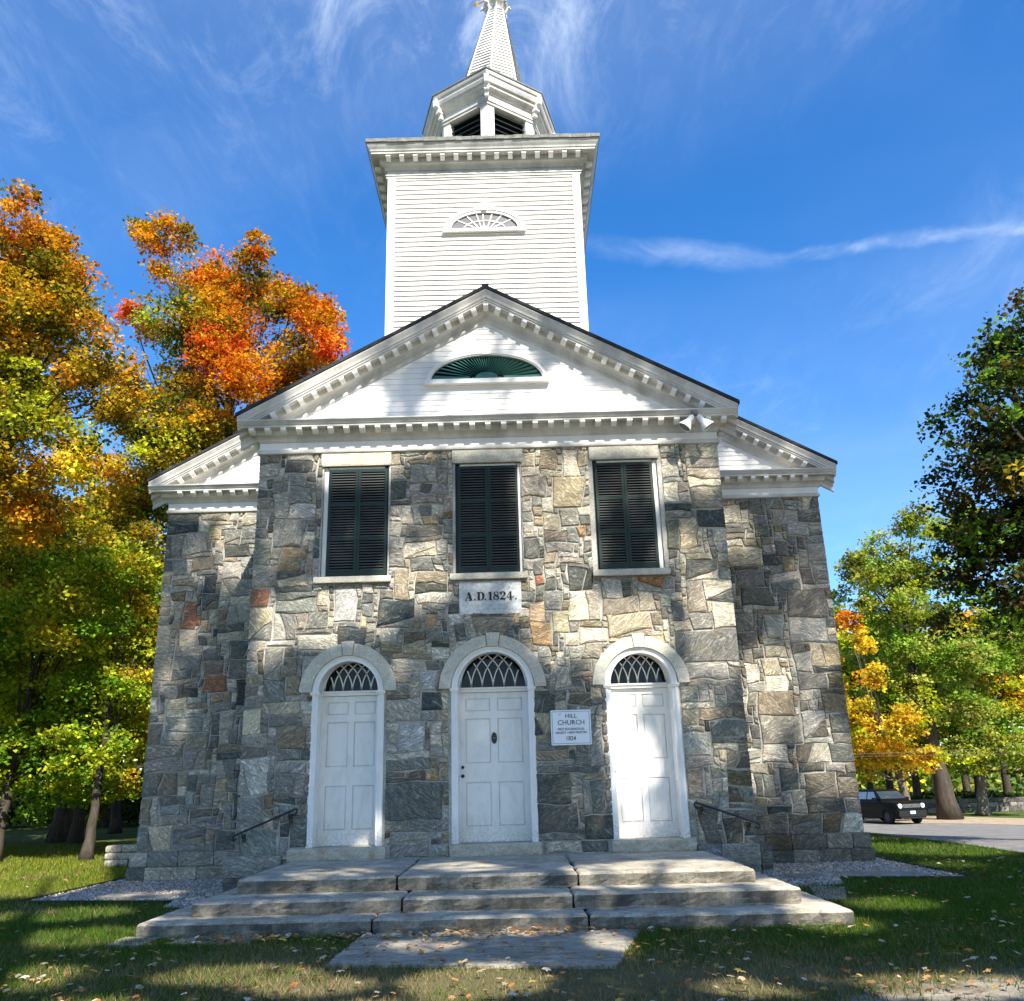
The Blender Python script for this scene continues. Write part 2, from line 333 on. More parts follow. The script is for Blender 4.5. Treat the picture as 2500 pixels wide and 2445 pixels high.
for s in (-1, 1):
    a, b_ = (-WX, -BX) if s < 0 else (BX, WX)
    m_ = MB(); m_.add([(a, WY+0.012, 0), (b_, WY+0.012, 0), (b_, WY+0.012, 7.4), (a, WY+0.012, 7.4)], [(0,1,2,3)])
    MB().add([(s*(WX-0.01), WY+0.012, 0), (s*(WX-0.01), 18, 0), (s*(WX-0.01), 18, 7.4), (s*(WX-0.01), WY+0.012, 7.4)], [(0,1,2,3) if s > 0 else (3,2,1,0)]).obj('wall', MORTAR, church)
    wing_walls.append(m_.obj('wall', MORTAR, church))
MB().add([(WX, 18, 0), (-WX, 18, 0), (-WX, 18, 7.4), (0, 18, 11.3), (WX, 18, 7.4)], [(0,1,2,3,4)]).obj('wall', MORTAR, church)

# ---- rubble stones -------------------------------------------------
PAL = [((0.36,0.36,0.345), 20), ((0.29,0.30,0.295), 16), ((0.20,0.22,0.215), 14), ((0.13,0.145,0.14), 8), ((0.47,0.46,0.43), 15), ((0.56,0.54,0.49), 8),
       ((0.40,0.37,0.31), 10), ((0.29,0.26,0.20), 7), ((0.44,0.36,0.25), 2.5), ((0.34,0.19,0.11), 0.6), ((0.52,0.47,0.37), 4)]
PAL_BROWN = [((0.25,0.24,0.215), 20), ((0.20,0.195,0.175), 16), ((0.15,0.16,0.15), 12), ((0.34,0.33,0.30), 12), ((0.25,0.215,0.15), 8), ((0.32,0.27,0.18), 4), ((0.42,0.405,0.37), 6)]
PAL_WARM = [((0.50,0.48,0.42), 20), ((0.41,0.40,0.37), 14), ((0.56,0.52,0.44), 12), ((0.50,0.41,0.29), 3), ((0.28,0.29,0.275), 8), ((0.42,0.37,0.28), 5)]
def pick(pal):
    t = rnd.random()*sum(w for _, w in pal)
    for c, w in pal:
        t -= w
        if t <= 0: break
    k = rnd.uniform(0.55, 1.34); return tuple(x*k*w_*rnd.uniform(0.97, 1.03) for x, w_ in zip(c, (1.06, 1.0, 0.90)))
STONES = []     # (size, wall index, polygon [(u,z)], thickness, colour)
def lay(u0, u1, z0, z1, blocked, widx, palf, edges=(True, True), cell=0.088):
    nu = int(round((u1-u0)/cell)); nz = int(round((z1-z0)/cell)); cu = (u1-u0)/nu; cz = (z1-z0)/nz
    occ = np.zeros((nu, nz), int)
    for i in range(nu):
        for j in range(nz):
            if blocked(u0+(i+.5)*cu, z0+(j+.5)*cz): occ[i, j] = -1
    k = 1; jit = {}
    near_block = (lambda x, z: any(blocked(x+a, z+b) for a, b in ((.1,0),(-.1,0),(0,.1),(0,-.1)))) if widx == 0 else (lambda x, z: False)
    def P(i, j):
        if (i, j) not in jit:
            x = u0+i*cu; z = z0+j*cz
            n1 = noise.noise((x*1.3+5, z*1.3, widx*3.1)); n2 = noise.noise((x*1.1, z*1.6+9, widx*7.7+2))
            dx = n1*0.05+rnd.uniform(-.020, .020); dz = n2*0.055+rnd.uniform(-.016, .016)
            if i == 0 or i == nu: dx = 0
            if j == 0 or j == nz: dz = 0
            for di in (-1, 0):
                for dj in (-1, 0):
                    a_, b_ = i+di, j+dj
                    if 0 <= a_ < nu and 0 <= b_ < nz and occ[a_, b_] == -1: dx *= 0.12; dz *= 0.12
            jit[(i, j)] = (x+dx, z+dz)
        return jit[(i, j)]
    for j in range(nz):
        i = 0
        while i < nu:
            if occ[i, j] != 0: i += 1; continue
            t = rnd.random()
            if t < 0.24: w, h = rnd.randint(4, 9), 1                       # thin slab
            elif t < 0.44: w, h = rnd.randint(3, 6), 2
            elif t < 0.49: w, h = rnd.randint(2, 3), rnd.randint(4, 5)      # upright
            elif t < 0.83: w, h = rnd.randint(4, 8), rnd.randint(3, 4)
            else: w, h = rnd.randint(6, 10), rnd.randint(4, 6)
            if i == 0 and edges[0]: w, h = rnd.choice([(5,4),(8,4),(4,6),(7,5),(3,5)])
            ww = 0
            while ww < w and i+ww < nu and occ[i+ww, j] == 0: ww += 1
            if i+ww < nu and occ[i+ww, j] == 0 and i+ww == nu-1: ww += 1
            def seam(e): return 0 < e < nu and j > 0 and occ[e-1, j-1] != occ[e, j-1]
            if seam(i+ww) and ww > 1:      # break the joint with the course below
                if i+ww+1 < nu and occ[i+ww, j] == 0 and not seam(i+ww+1): ww += 1
                elif ww > 2: ww -= 1
            if ww <= 2: h = min(h, 2 if rnd.random() < .7 else 3)
            if ww == 1: h = min(h, 2)
            hh = 1
            while hh < h and j+hh < nz and all(occ[i+q, j+hh] == 0 for q in range(ww)): hh += 1
            occ[i:i+ww, j:j+hh] = k; k += 1
            # outline through every grid corner keeps neighbours matched
            c = [P(i, j), P(i+ww, j), P(i+ww, j+hh), P(i, j+hh)]
            polys = [c]
            if ww >= 4 and hh >= 3 and rnd.random() < 0.5:     # split on the slant, like the cobbled pieces
                f1, f2 = rnd.uniform(.3, .7), rnd.uniform(.25, .75); lp = lambda p, q, f_: (p[0]+(q[0]-p[0])*f_, p[1]+(q[1]-p[1])*f_)
                u = rnd.random()
                if u < 0.45: m1, m2 = lp(c[0], c[1], f1), lp(c[3], c[2], f2); polys = [[c[0], m1, m2, c[3]], [m1, c[1], c[2], m2]]
                elif u < 0.75: m1, m2 = lp(c[0], c[3], f1), lp(c[1], c[2], f2); polys = [[c[0], c[1], m2, m1], [m1, m2, c[2], c[3]]]
                elif u < 0.88: m1 = lp(c[0], c[1], f1*.6); polys = [[c[0], m1, c[3]], [m1, c[1], c[2], c[3]]]
                else: m1 = lp(c[1], c[2], f1); polys = [[c[0], c[1], m1], [c[0], m1, c[2], c[3]]]
            def dense(pl):
                out = []
                for q in range(len(pl)):
                    a, b = pl[q], pl[(q+1) % len(pl)]; L = math.dist(a, b); n = max(1, int(round(L/0.15)))
                    for k_ in range(n): out.append((a[0]+(b[0]-a[0])*k_/n, a[1]+(b[1]-a[1])*k_/n))
                return out
            def wp(p):
                x, z = p; s_ = widx*5.3; e = min(x-u0, u1-x); g_ = 1.0
                if e < 0.12: g_ = max(0, e/0.12)
                if near_block(x, z): g_ *= 0.15
                dx = noise.noise((x*2.6, z*2.6, s_))*0.045+noise.noise((x*8, z*8, s_+3))*0.016; dz = noise.noise((x*2.3+7, z*3.0, s_+9))*0.050+noise.noise((x*8, z*8, s_+5))*0.018
                return (x+dx*g_, z+dz*(g_ if g_ < 1 and near_block(x, z) else 1)*(0 if (abs(z-z0) < .01 or abs(z-z1) < .01) else 1))
            polys = [[wp(p) for p in dense(pl)] for pl in polys]
            for pl in polys:
                left = i == 0; right = i+ww == nu
                STONES.append((ww*hh*cu*cz/len(polys), widx, pl, palf(sum(q[0] for q in pl)/len(pl), sum(q[1] for q in pl)/len(pl)), left and edges[0], right and edges[1]))
            i += ww
# planes: index -> function mapping (u, out, z) to xyz
PL = {0: lambda u, o, z: (u, -o, z), 1: lambda u, o, z: (u, WY-o, z), 2: lambda u, o, z: (u, WY-o, z),
      3: lambda u, o, z: (-BX-o, u, z), 4: lambda u, o, z: (BX+o, u, z), 5: lambda u, o, z: (-WX-o, u, z), 6: lambda u, o, z: (WX+o, u, z)}
FLIP = {0: 1, 1: 1, 2: 1, 3: -1, 4: 1, 5: -1, 6: 1}
def bay_block(x, z):
    for x0, x1, z0, z1 in WIN:
        if x0-0.03 < x < x1+0.03 and 4.66 < z < 6.92: return True
        if x0-0.09 < x < x1+0.09 and 4.65 < z < 4.77: return True
    if -0.52 < x < 0.48 and 4.08 < z < 4.66: return True
    for c, h in DOOR:
        if abs(x-c) < h+0.0 and z < SPR: return True
        if z >= SPR-0.02 and math.hypot(x-c, z-SPR) < h+0.12: return True
    for a, b_ in ((-3.09, -1.62), (-0.69, 0.68), (1.70, 2.96)):
        if a < x < b_ and z < 0.68: return True
    return False
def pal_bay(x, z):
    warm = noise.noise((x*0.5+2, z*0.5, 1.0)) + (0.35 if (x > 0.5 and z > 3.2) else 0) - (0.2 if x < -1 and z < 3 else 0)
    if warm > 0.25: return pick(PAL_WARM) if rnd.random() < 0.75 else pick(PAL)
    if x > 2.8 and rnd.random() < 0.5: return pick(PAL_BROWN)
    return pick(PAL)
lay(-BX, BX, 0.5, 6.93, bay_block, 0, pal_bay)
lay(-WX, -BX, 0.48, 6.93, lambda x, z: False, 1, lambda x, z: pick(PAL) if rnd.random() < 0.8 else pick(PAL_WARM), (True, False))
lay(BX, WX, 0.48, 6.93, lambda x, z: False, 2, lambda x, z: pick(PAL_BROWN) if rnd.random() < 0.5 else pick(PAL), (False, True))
lay(0.0, WY, 0.0, 6.93, lambda x, z: False, 3, lambda x, z: pick(PAL), (False, False), 0.11)
lay(0.0, WY, 0.0, 6.93, lambda x, z: False, 4, lambda x, z: pick(PAL_BROWN), (False, False), 0.11)
lay(WY, 18, 0.48, 6.93, lambda x, z: False, 5, lambda x, z: pick(PAL), (False, False), 0.16)
lay(WY, 18, 0.48, 6.93, lambda x, z: False, 6, lambda x, z: pick(PAL_BROWN), (False, False), 0.16)
def stone_geo(mb, st):
    size, w, pl, col, L, Rr = st
    cxm = sum(p[0] for p in pl)/len(pl); czm = sum(p[1] for p in pl)/len(pl); n = len(pl)
    g = rnd.uniform(0.004, 0.011); t = rnd.uniform(0.008, 0.020) + (0.006 if size > .12 else 0)
    def ins(p, d):
        dx, dz = cxm-p[0], czm-p[1]; l = math.hypot(dx, dz)+1e-6
        k = min(d*1.25/l, 0.42); return (p[0]+dx*k, p[1]+dz*k)
    c4 = (*col, rnd.random())
    ext = w in (0, 1, 2)
    o1 = [ins(p, g) for p in pl]; o2 = [ins(p, g+rnd.uniform(0.007, 0.014)) for p in pl]; o3 = [ins(p, g+0.045) for p in pl]
    if ext:     # quoins reach the true corner
        xs_ = [p[0] for p in pl]
        for lst, o_ in ((o1, 0.0), (o2, 0.008), (o3, 0.05)):
            for q in range(n):
                if L and abs(pl[q][0]-min(xs_)) < 0.004: lst[q] = (pl[q][0]-0.022+o_, lst[q][1])
                if Rr and abs(pl[q][0]-max(xs_)) < 0.004: lst[q] = (pl[q][0]+0.022-o_, lst[q][1])
    f = PL[w]; back = -0.20 if (ext and (L or Rr)) else -0.012
    tilt = rnd.uniform(-.006, .006); tz = rnd.uniform(-.006, .006)
    vs = [f(p[0], back, p[1]) for p in o1]+[f(p[0], t*0.62, p[1]) for p in o2]
    vs += [f(p[0], t+rnd.uniform(-.004, .005)+tilt*(p[0]-cxm)*8+tz*(p[1]-czm)*8, p[1]) for p in o3]+[f(cxm, t+rnd.uniform(0, .009), czm)]
    fs = []
    for r_ in (0, n):
        for q in range(n): fs.append((r_+q, r_+(q+1) % n, r_+n+(q+1) % n, r_+n+q))
    for q in range(n): fs.append((2*n+q, 2*n+(q+1) % n, 3*n))
    if FLIP[w] < 0: fs = [tuple(reversed(x)) for x in fs]
    mb.add(vs, fs, c4)
# stones of a colour one notices, set where they sit in the wall
SP = {'r': (0.40,0.20,0.12), 'o': (0.52,0.35,0.19), 't': (0.52,0.44,0.31), 'l': (0.55,0.54,0.50), 'd': (0.085,0.10,0.10)}
for (q, key), ws in [(t_, (0,)) for t_ in [((-3.52, 4.46), 'r'), ((-0.94, 3.93), 'o'), ((0.83, 3.88), 'o'), ((1.44, 5.51), 'o'), ((0.81, 4.55), 'r'), ((1.64, 6.53), 't'), ((-0.63, 3.96), 'l'), ((-2.49, 4.31), 'l'), ((-2.06, 3.79), 'd'), ((-1.73, 4.29), 'd'), ((0.56, 2.03), 'd'), ((3.22, 1.2), 't'), ((-0.97, 3.02), 'l'), ((-1.13, 2.07), 'l'), ((-1.09, 2.66), 'd'), ((-1.01, 1.61), 'o'), ((1.96, 3.85), 't'), ((3.22, 5.84), 'd'), ((3.54, 5.47), 'd')]]+[(t_, (1, 2)) for t_ in [((-5.5, 3.46), 'r'), ((-5.04, 1.29), 't'), ((-5.98, 4.97), 'r'), ((6.08, 3.62), 't'), ((-6.27, 6.49), 'd'), ((-5.76, 5.44), 'd'), ((4.32, 0.76), 't'), ((5.38, 5.89), 'd')]]:
    best = min((i for i in range(len(STONES)) if STONES[i][1] in ws and STONES[i][0] > (0.02 if key != 'd' else 0.05)), key=lambda i: math.dist(q, (sum(p[0] for p in STONES[i][2])/len(STONES[i][2]), sum(p[1] for p in STONES[i][2])/len(STONES[i][2]))))
    s_ = STONES[best]; STONES[best] = (s_[0]+(0.1 if key in 'ro' else 0), s_[1], s_[2], SP[key], s_[4], s_[5])
vis = sorted([s for s in STONES if s[1] in (0, 1, 2)], key=lambda s: -s[0]*(1.0 if s[1] == 0 else 0.74))
parents = {0: bay_wall, 1: wing_walls[0], 2: wing_walls[1]}
for s in vis[:288]:
    m_ = MB(); stone_geo(m_, s); m_.obj('stone', STONE, parents[s[1]])
m_ = MB()
for s in vis[288:]: stone_geo(m_, s)
for s in STONES:
    if s[1] > 2: stone_geo(m_, s)
tag(m_.obj('small_stones', STONE, church), kind='stuff')

# rough blocks with slightly uneven outline (plinths, thresholds, steps)
def slab(quad, z0, z1, seg=0.14, wob=0.010, edge=0.02, seed=0, top_drop=None):
    rr = random.Random(seed); pts = []
    for i in range(4):
        a = quad[i]; b = quad[(i+1) % 4]; L = math.dist(a, b); n = max(2, int(L/seg))
        for k in range(n):
            f_ = k/n; d_ = rr.uniform(-wob, wob) if k else 0
            nx_, ny_ = (b[1]-a[1])/L, -(b[0]-a[0])/L
            pts.append((a[0]+(b[0]-a[0])*f_+nx_*d_, a[1]+(b[1]-a[1])*f_+ny_*d_))
    n = len(pts); cxm = sum(p[0] for p in pts)/n; cym = sum(p[1] for p in pts)/n
    wx = max(abs(p[0]-cxm) for p in pts); wy = max(abs(p[1]-cym) for p in pts)
    def ring(ins_, z, zj):
        return [(cxm+(p[0]-cxm)*(1-ins_/wx), cym+(p[1]-cym)*(1-ins_/wy), z+rr.uniform(-zj, zj)) for p in pts]
    h = z1-z0
    rings = [ring(edge*0.8, z0, 0), ring(edge*0.25, z0+h*0.12, 0.004), ring(0, z0+h*0.45, 0.006), ring(edge*0.1, z1-edge*0.9, 0.004), ring(edge*0.5, z1-edge*0.3, 0.003), ring(edge*1.4, z1, 0.0015)]
    mb = MB(); vs = [v for r_ in rings for v in r_]
    for k in range(len(vs)):
        if k // n in (1, 2):
            x, y, z = vs[k]; d_ = 1+rr.uniform(-1, 1)*wob*0.7/max(wx, .2); vs[k] = (x, cym+(y-cym)*(1+rr.uniform(-1, 1)*wob*0.6/max(wy, .1)), z)
    fs = [(i*n+k, i*n+(k+1) % n, (i+1)*n+(k+1) % n, (i+1)*n+k) for i in range(len(rings)-1) for k in range(n)]
    fs.append(tuple(range((len(rings)-1)*n, len(rings)*n))); mb.add(vs, fs)
    return mb
def rect(x0, x1, y0, y1): return [(x0, y0), (x1, y0), (x1, y1), (x0, y1)]
def vslab(x0, x1, yf, yb, z0, z1, seed, tint=None, wob=0.008):
    mb = slab(rect(x0, x1, yf, yb), z0, z1, 0.12, wob, 0.018, seed)
    c = tint or (*pick(PAL), rnd.random()); mb.c = [c]*len(mb.v); return mb
# thresholds
for i, (a, b_) in enumerate(((-3.08, -1.63), (-0.685, 0.675), (1.705, 2.95))):
    vslab(a, b_, -0.10, 0.42, 0.49, 0.665, 40+i).obj('threshold', SILLSTONE, church)
# plinth of the bay and of the body
pc = [(*c, rnd.random()) for c in ((0.34,0.32,0.27), (0.16,0.15,0.12), (0.30,0.30,0.28), (0.20,0.21,0.21))]
for i, (a, b_, z0, z1) in enumerate(((-3.99, -3.16, 0.30, 0.585), (-3.97, -3.60, 0, 0.295), (-3.595, -3.12, 0, 0.295), (2.96, 3.30, 0.28, 0.57), (3.305, 3.86, 0.28, 0.575), (3.865, 4.03, 0.22, 0.57), (3.86, 4.0, 0, 0.215), (3.0, 3.85, 0, 0.275))):
    vslab(a, b_, -0.15, 0.3, z0, z1, 60+i, pc[i % 4]).obj('plinth_stone', STONE, church)
for s in (-1, 1):
    x = 3.92; pz = [(0.0, 0.235), (0.24, 0.485)]
    for z0, z1 in pz:
        x = 3.93
        while x < WX+0.10:
            w = rnd.uniform(0.25, 1.0)
            if x+w > WX-0.05: w = WX+0.13-x
            o = 0.12 if z0 == 0 else 0.09
            xe = x+w-0.008 if x+w < WX else WX+o
            q = sorted((s*x, s*xe)); vslab(q[0], q[1], WY-o, WY+0.25, z0, z1-0.004, int(x*100)+int(z0*9), (*pick(PAL if s < 0 else PAL_BROWN), rnd.random()), 0.006).obj('plinth_stone', STONE, church)
            x += w
    for yy in range(8):
        y0 = WY+0.26+yy*1.85; q = sorted((s*(WX-0.1), s*(WX+0.11)))
        vslab(q[0], q[1], y0, y0+1.84, 0, 0.485, 90+yy, (*pick(PAL), rnd.random())).obj('plinth_stone', STONE, church)

# ---- upper windows
def leafy(x0, x1, z0, z1, y, parent):
    sh = MB(); st = 0.045
    sh.box(x0, x0+st, y-0.02, y+0.02, z0, z1); sh.box(x1-st, x1, y-0.02, y+0.02, z0, z1)
    H = z1-z0; rails = [(z0, z0+0.075), (z0+H*0.335-0.03, z0+H*0.335+0.03), (z0+H*0.655-0.025, z0+H*0.655+0.025), (z1-0.055, z1)]
    for a, b_ in rails: sh.box(x0+st, x1-st, y-0.018, y+0.018, a, b_)
    so_ = sh.obj('shutter', GREEN, parent)
    for k in range(3):
        a = rails[k][1]; b_ = rails[k+1][0]; n = max(2, int(round((b_-a)/0.046))); p = (b_-a)/n
        for q in range(n):
            z = a+(q+.5)*p; key = round(x1-x0, 3)
            if key not in SLM:
                mm = MB(); w = (x1-x0)/2-st; vs = []
                for xx in (-w, w): vs += [(xx, -0.018, -0.013), (xx, -0.012, -0.017), (xx, 0.018, 0.009), (xx, 0.012, 0.013)]
                mm.add(vs, [(3,2,1,0), (4,5,6,7), (0,1,5,4), (1,2,6,5), (2,3,7,6), (3,0,4,7)]); SLM[key] = mm.mesh('slat'); SLM[key].materials.append(SLAT)
            o = bpy.data.objects.new('slat', SLM[key]); scene.collection.objects.link(o); o.parent = so_
            o.location = ((x0+x1)/2, y, z); o.rotation_euler = (rnd.uniform(-.04, .04), 0, 0)
SLM = {}
for wi, (x0, x1, z0, z1) in enumerate(WIN):
    f_ = MB()
    gl_ = MB(); ws_ = ((x0, x0+0.075), (x1-0.075, x1)); wh = 0 if wi == 0 else 1
    f_.box(ws_[wh][0], ws_[wh][1], 0.05, 0.30, z0, z1); gl_.box(ws_[1-wh][0], ws_[1-wh][1], 0.05, 0.30, z0, z1); gl_.obj('window_jamb', GREEN, church); f_.box(x0+.055, x1-.055, 0.05, 0.30, z1-0.035, z1); f_.box(x0+.055, x1-.055, 0.05, 0.30, z0, z0+0.03)
    f_.obj('window_frame', WHITE, church)
    MB().box(x0+.055, x1-.055, 0.20, 0.21, z0+.03, z1-.035).obj('window_pane', GLASS, church)
    sa, sb_ = ((0.085, 0.022), (0.045, 0.050), (0.035, 0.085))[wi]; m_ = (x0+sa+x1-sb_)/2; leafy(x0+sa, m_-.002, z0+.033, z1-.045, 0.035, church); leafy(m_+.002, x1-sb_, z0+.033, z1-.045, 0.035, church)
    vslab(x0-0.09, x1+0.07, -0.09, 0.05, 4.65, 4.757, 20+wi, wob=0.003).obj('window_sill', LIME, church)
    vslab(x0-0.05, x1+0.04, -0.035, 0.25, 6.675, 6.915, 30+wi, wob=0.004).obj('lintel', LIME, church)
    hz = MB()
    for zz_ in (z0+0.28, z1-0.30):
        hz.box(x0+0.02, x0+0.10, 0.068, 0.082, zz_, zz_+0.035); hz.box(x1-0.10, x1-0.02, 0.068, 0.082, zz_, zz_+0.035)
    hz.obj('hinges', DARK, church)

# ---- lettering
def text_obj(name, s, x, y, z, size, mat_, parent, bold=0.0, sx_=1.0):
    cu = bpy.data.curves.new(name, 'FONT'); cu.body = s; cu.size = size; cu.align_x = 'CENTER'; cu.align_y = 'BOTTOM_BASELINE'; cu.extrude = 0.002; cu.offset = bold; cu.resolution_u = 3
    o = bpy.data.objects.new(name, cu); scene.collection.objects.link(o)
    dg = bpy.context.evaluated_depsgraph_get(); me = bpy.data.meshes.new_from_object(o.evaluated_get(dg)); bpy.data.objects.remove(o); bpy.data.curves.remove(cu)
    for v in me.vertices: v.co = Vector((x+v.co.x*sx_, y-v.co.z, z+v.co.y))
    me.name = name; return link(name, me, mat_, parent)
def thick(mb, pts, ws, y0, y1):
    L = []; Rr = []
    for i, p in enumerate(pts):
        a = pts[max(i-1, 0)]; b = pts[min(i+1, len(pts)-1)]; d = math.dist(a, b)+1e-9; nx_, nz_ = -(b[1]-a[1])/d, (b[0]-a[0])/d; w = ws[i]/2
        L.append((p[0]+nx_*w, p[1]+nz_*w)); Rr.append((p[0]-nx_*w, p[1]-nz_*w))
    for i in range(len(pts)-1): mb.prism([Rr[i], Rr[i+1], L[i+1], L[i]], y0, y1)
def didone(name, glyphs, x, z, s, y, mat_, parent):
    mb = MB()
    for gl, gx in glyphs:
        def T(pts): return [(x+(gx+a)*s, z+b*s) for a, b in pts]
        def line(pts, w): thick(mb, T(pts), [w*s]*len(pts), y-0.004, y)
        def arc(cx_, cz_, rx, rz, a0, a1, w0, w1, n=18, horiz=False):
            P_ = []; W_ = []
            for k in range(n+1):
                t = R(a0+(a1-a0)*k/n); P_.append((cx_+rx*math.cos(t), cz_+rz*math.sin(t))); W_.append((w0+(w1-w0)*abs(math.cos(t))**1.5)*s)
            thick(mb, T(P_), W_, y-0.004, y)
        if gl == 'A': line([(0.08,0),(0.44,1.0)], .06); line([(0.42,1.0),(0.72,0)], .26); line([(0.2,.33),(0.6,.33)], .06); line([(-.05,.025),(.25,.025)], .05); line([(.5,.025),(.98,.025)], .05)
        if gl == 'D': line([(.22,0),(.22,1)], .26); arc(.42, .5, .36, .47, -90, 90, .06, .28); line([(-.02,.025),(.44,.025)], .05); line([(-.02,.975),(.44,.975)], .05)
        if gl == '.': arc(.1, .1, .05, .05, 0, 360, .1, .1, 10)
        if gl == '1': line([(.32,0),(.32,1)], .24); line([(.2,.95),(.02,.72)], .07); line([(.08,.025),(.56,.025)], .05)
        if gl == '8': arc(.36,.76,.23,.22,0,360,.05,.13); arc(.36,.27,.29,.25,0,360,.05,.16); line([(.16,.66),(.58,.36)], .18)
        if gl == '2': arc(.32,.72,.26,.25,170,-40,.06,.24); line([(.5,.55),(.08,.1)], .09); line([(.04,.08),(.3,.12),(.62,.06)], .17); line([(.62,.06),(.66,.26)], .06); arc(.14,.72,.06,.06,0,360,.1,.1,10)
        if gl == '4': line([(.46,0),(.46,1)], .22); line([(.42,.98),(.0,.3)], .06); line([(0,.3),(.8,.3)], .06); line([(.28,.025),(.68,.025)], .05); line([(.8,.3),(.8,.42)], .07)
    return mb.obj(name, mat_, parent)
ds = vslab(-0.52, 0.48, -0.028, 0.1, 4.095, 4.63, 11, wob=0.003).obj('date_stone', MARBLE, church)
didone('date_lettering', [('A',0),('.',1.06),('D',1.42),('.',2.34),('1',2.72),('8',3.36),('2',4.18),('4',5.0),('.',6.0)], -0.425, 4.315, 0.134, -0.033, BLACKTXT, ds)

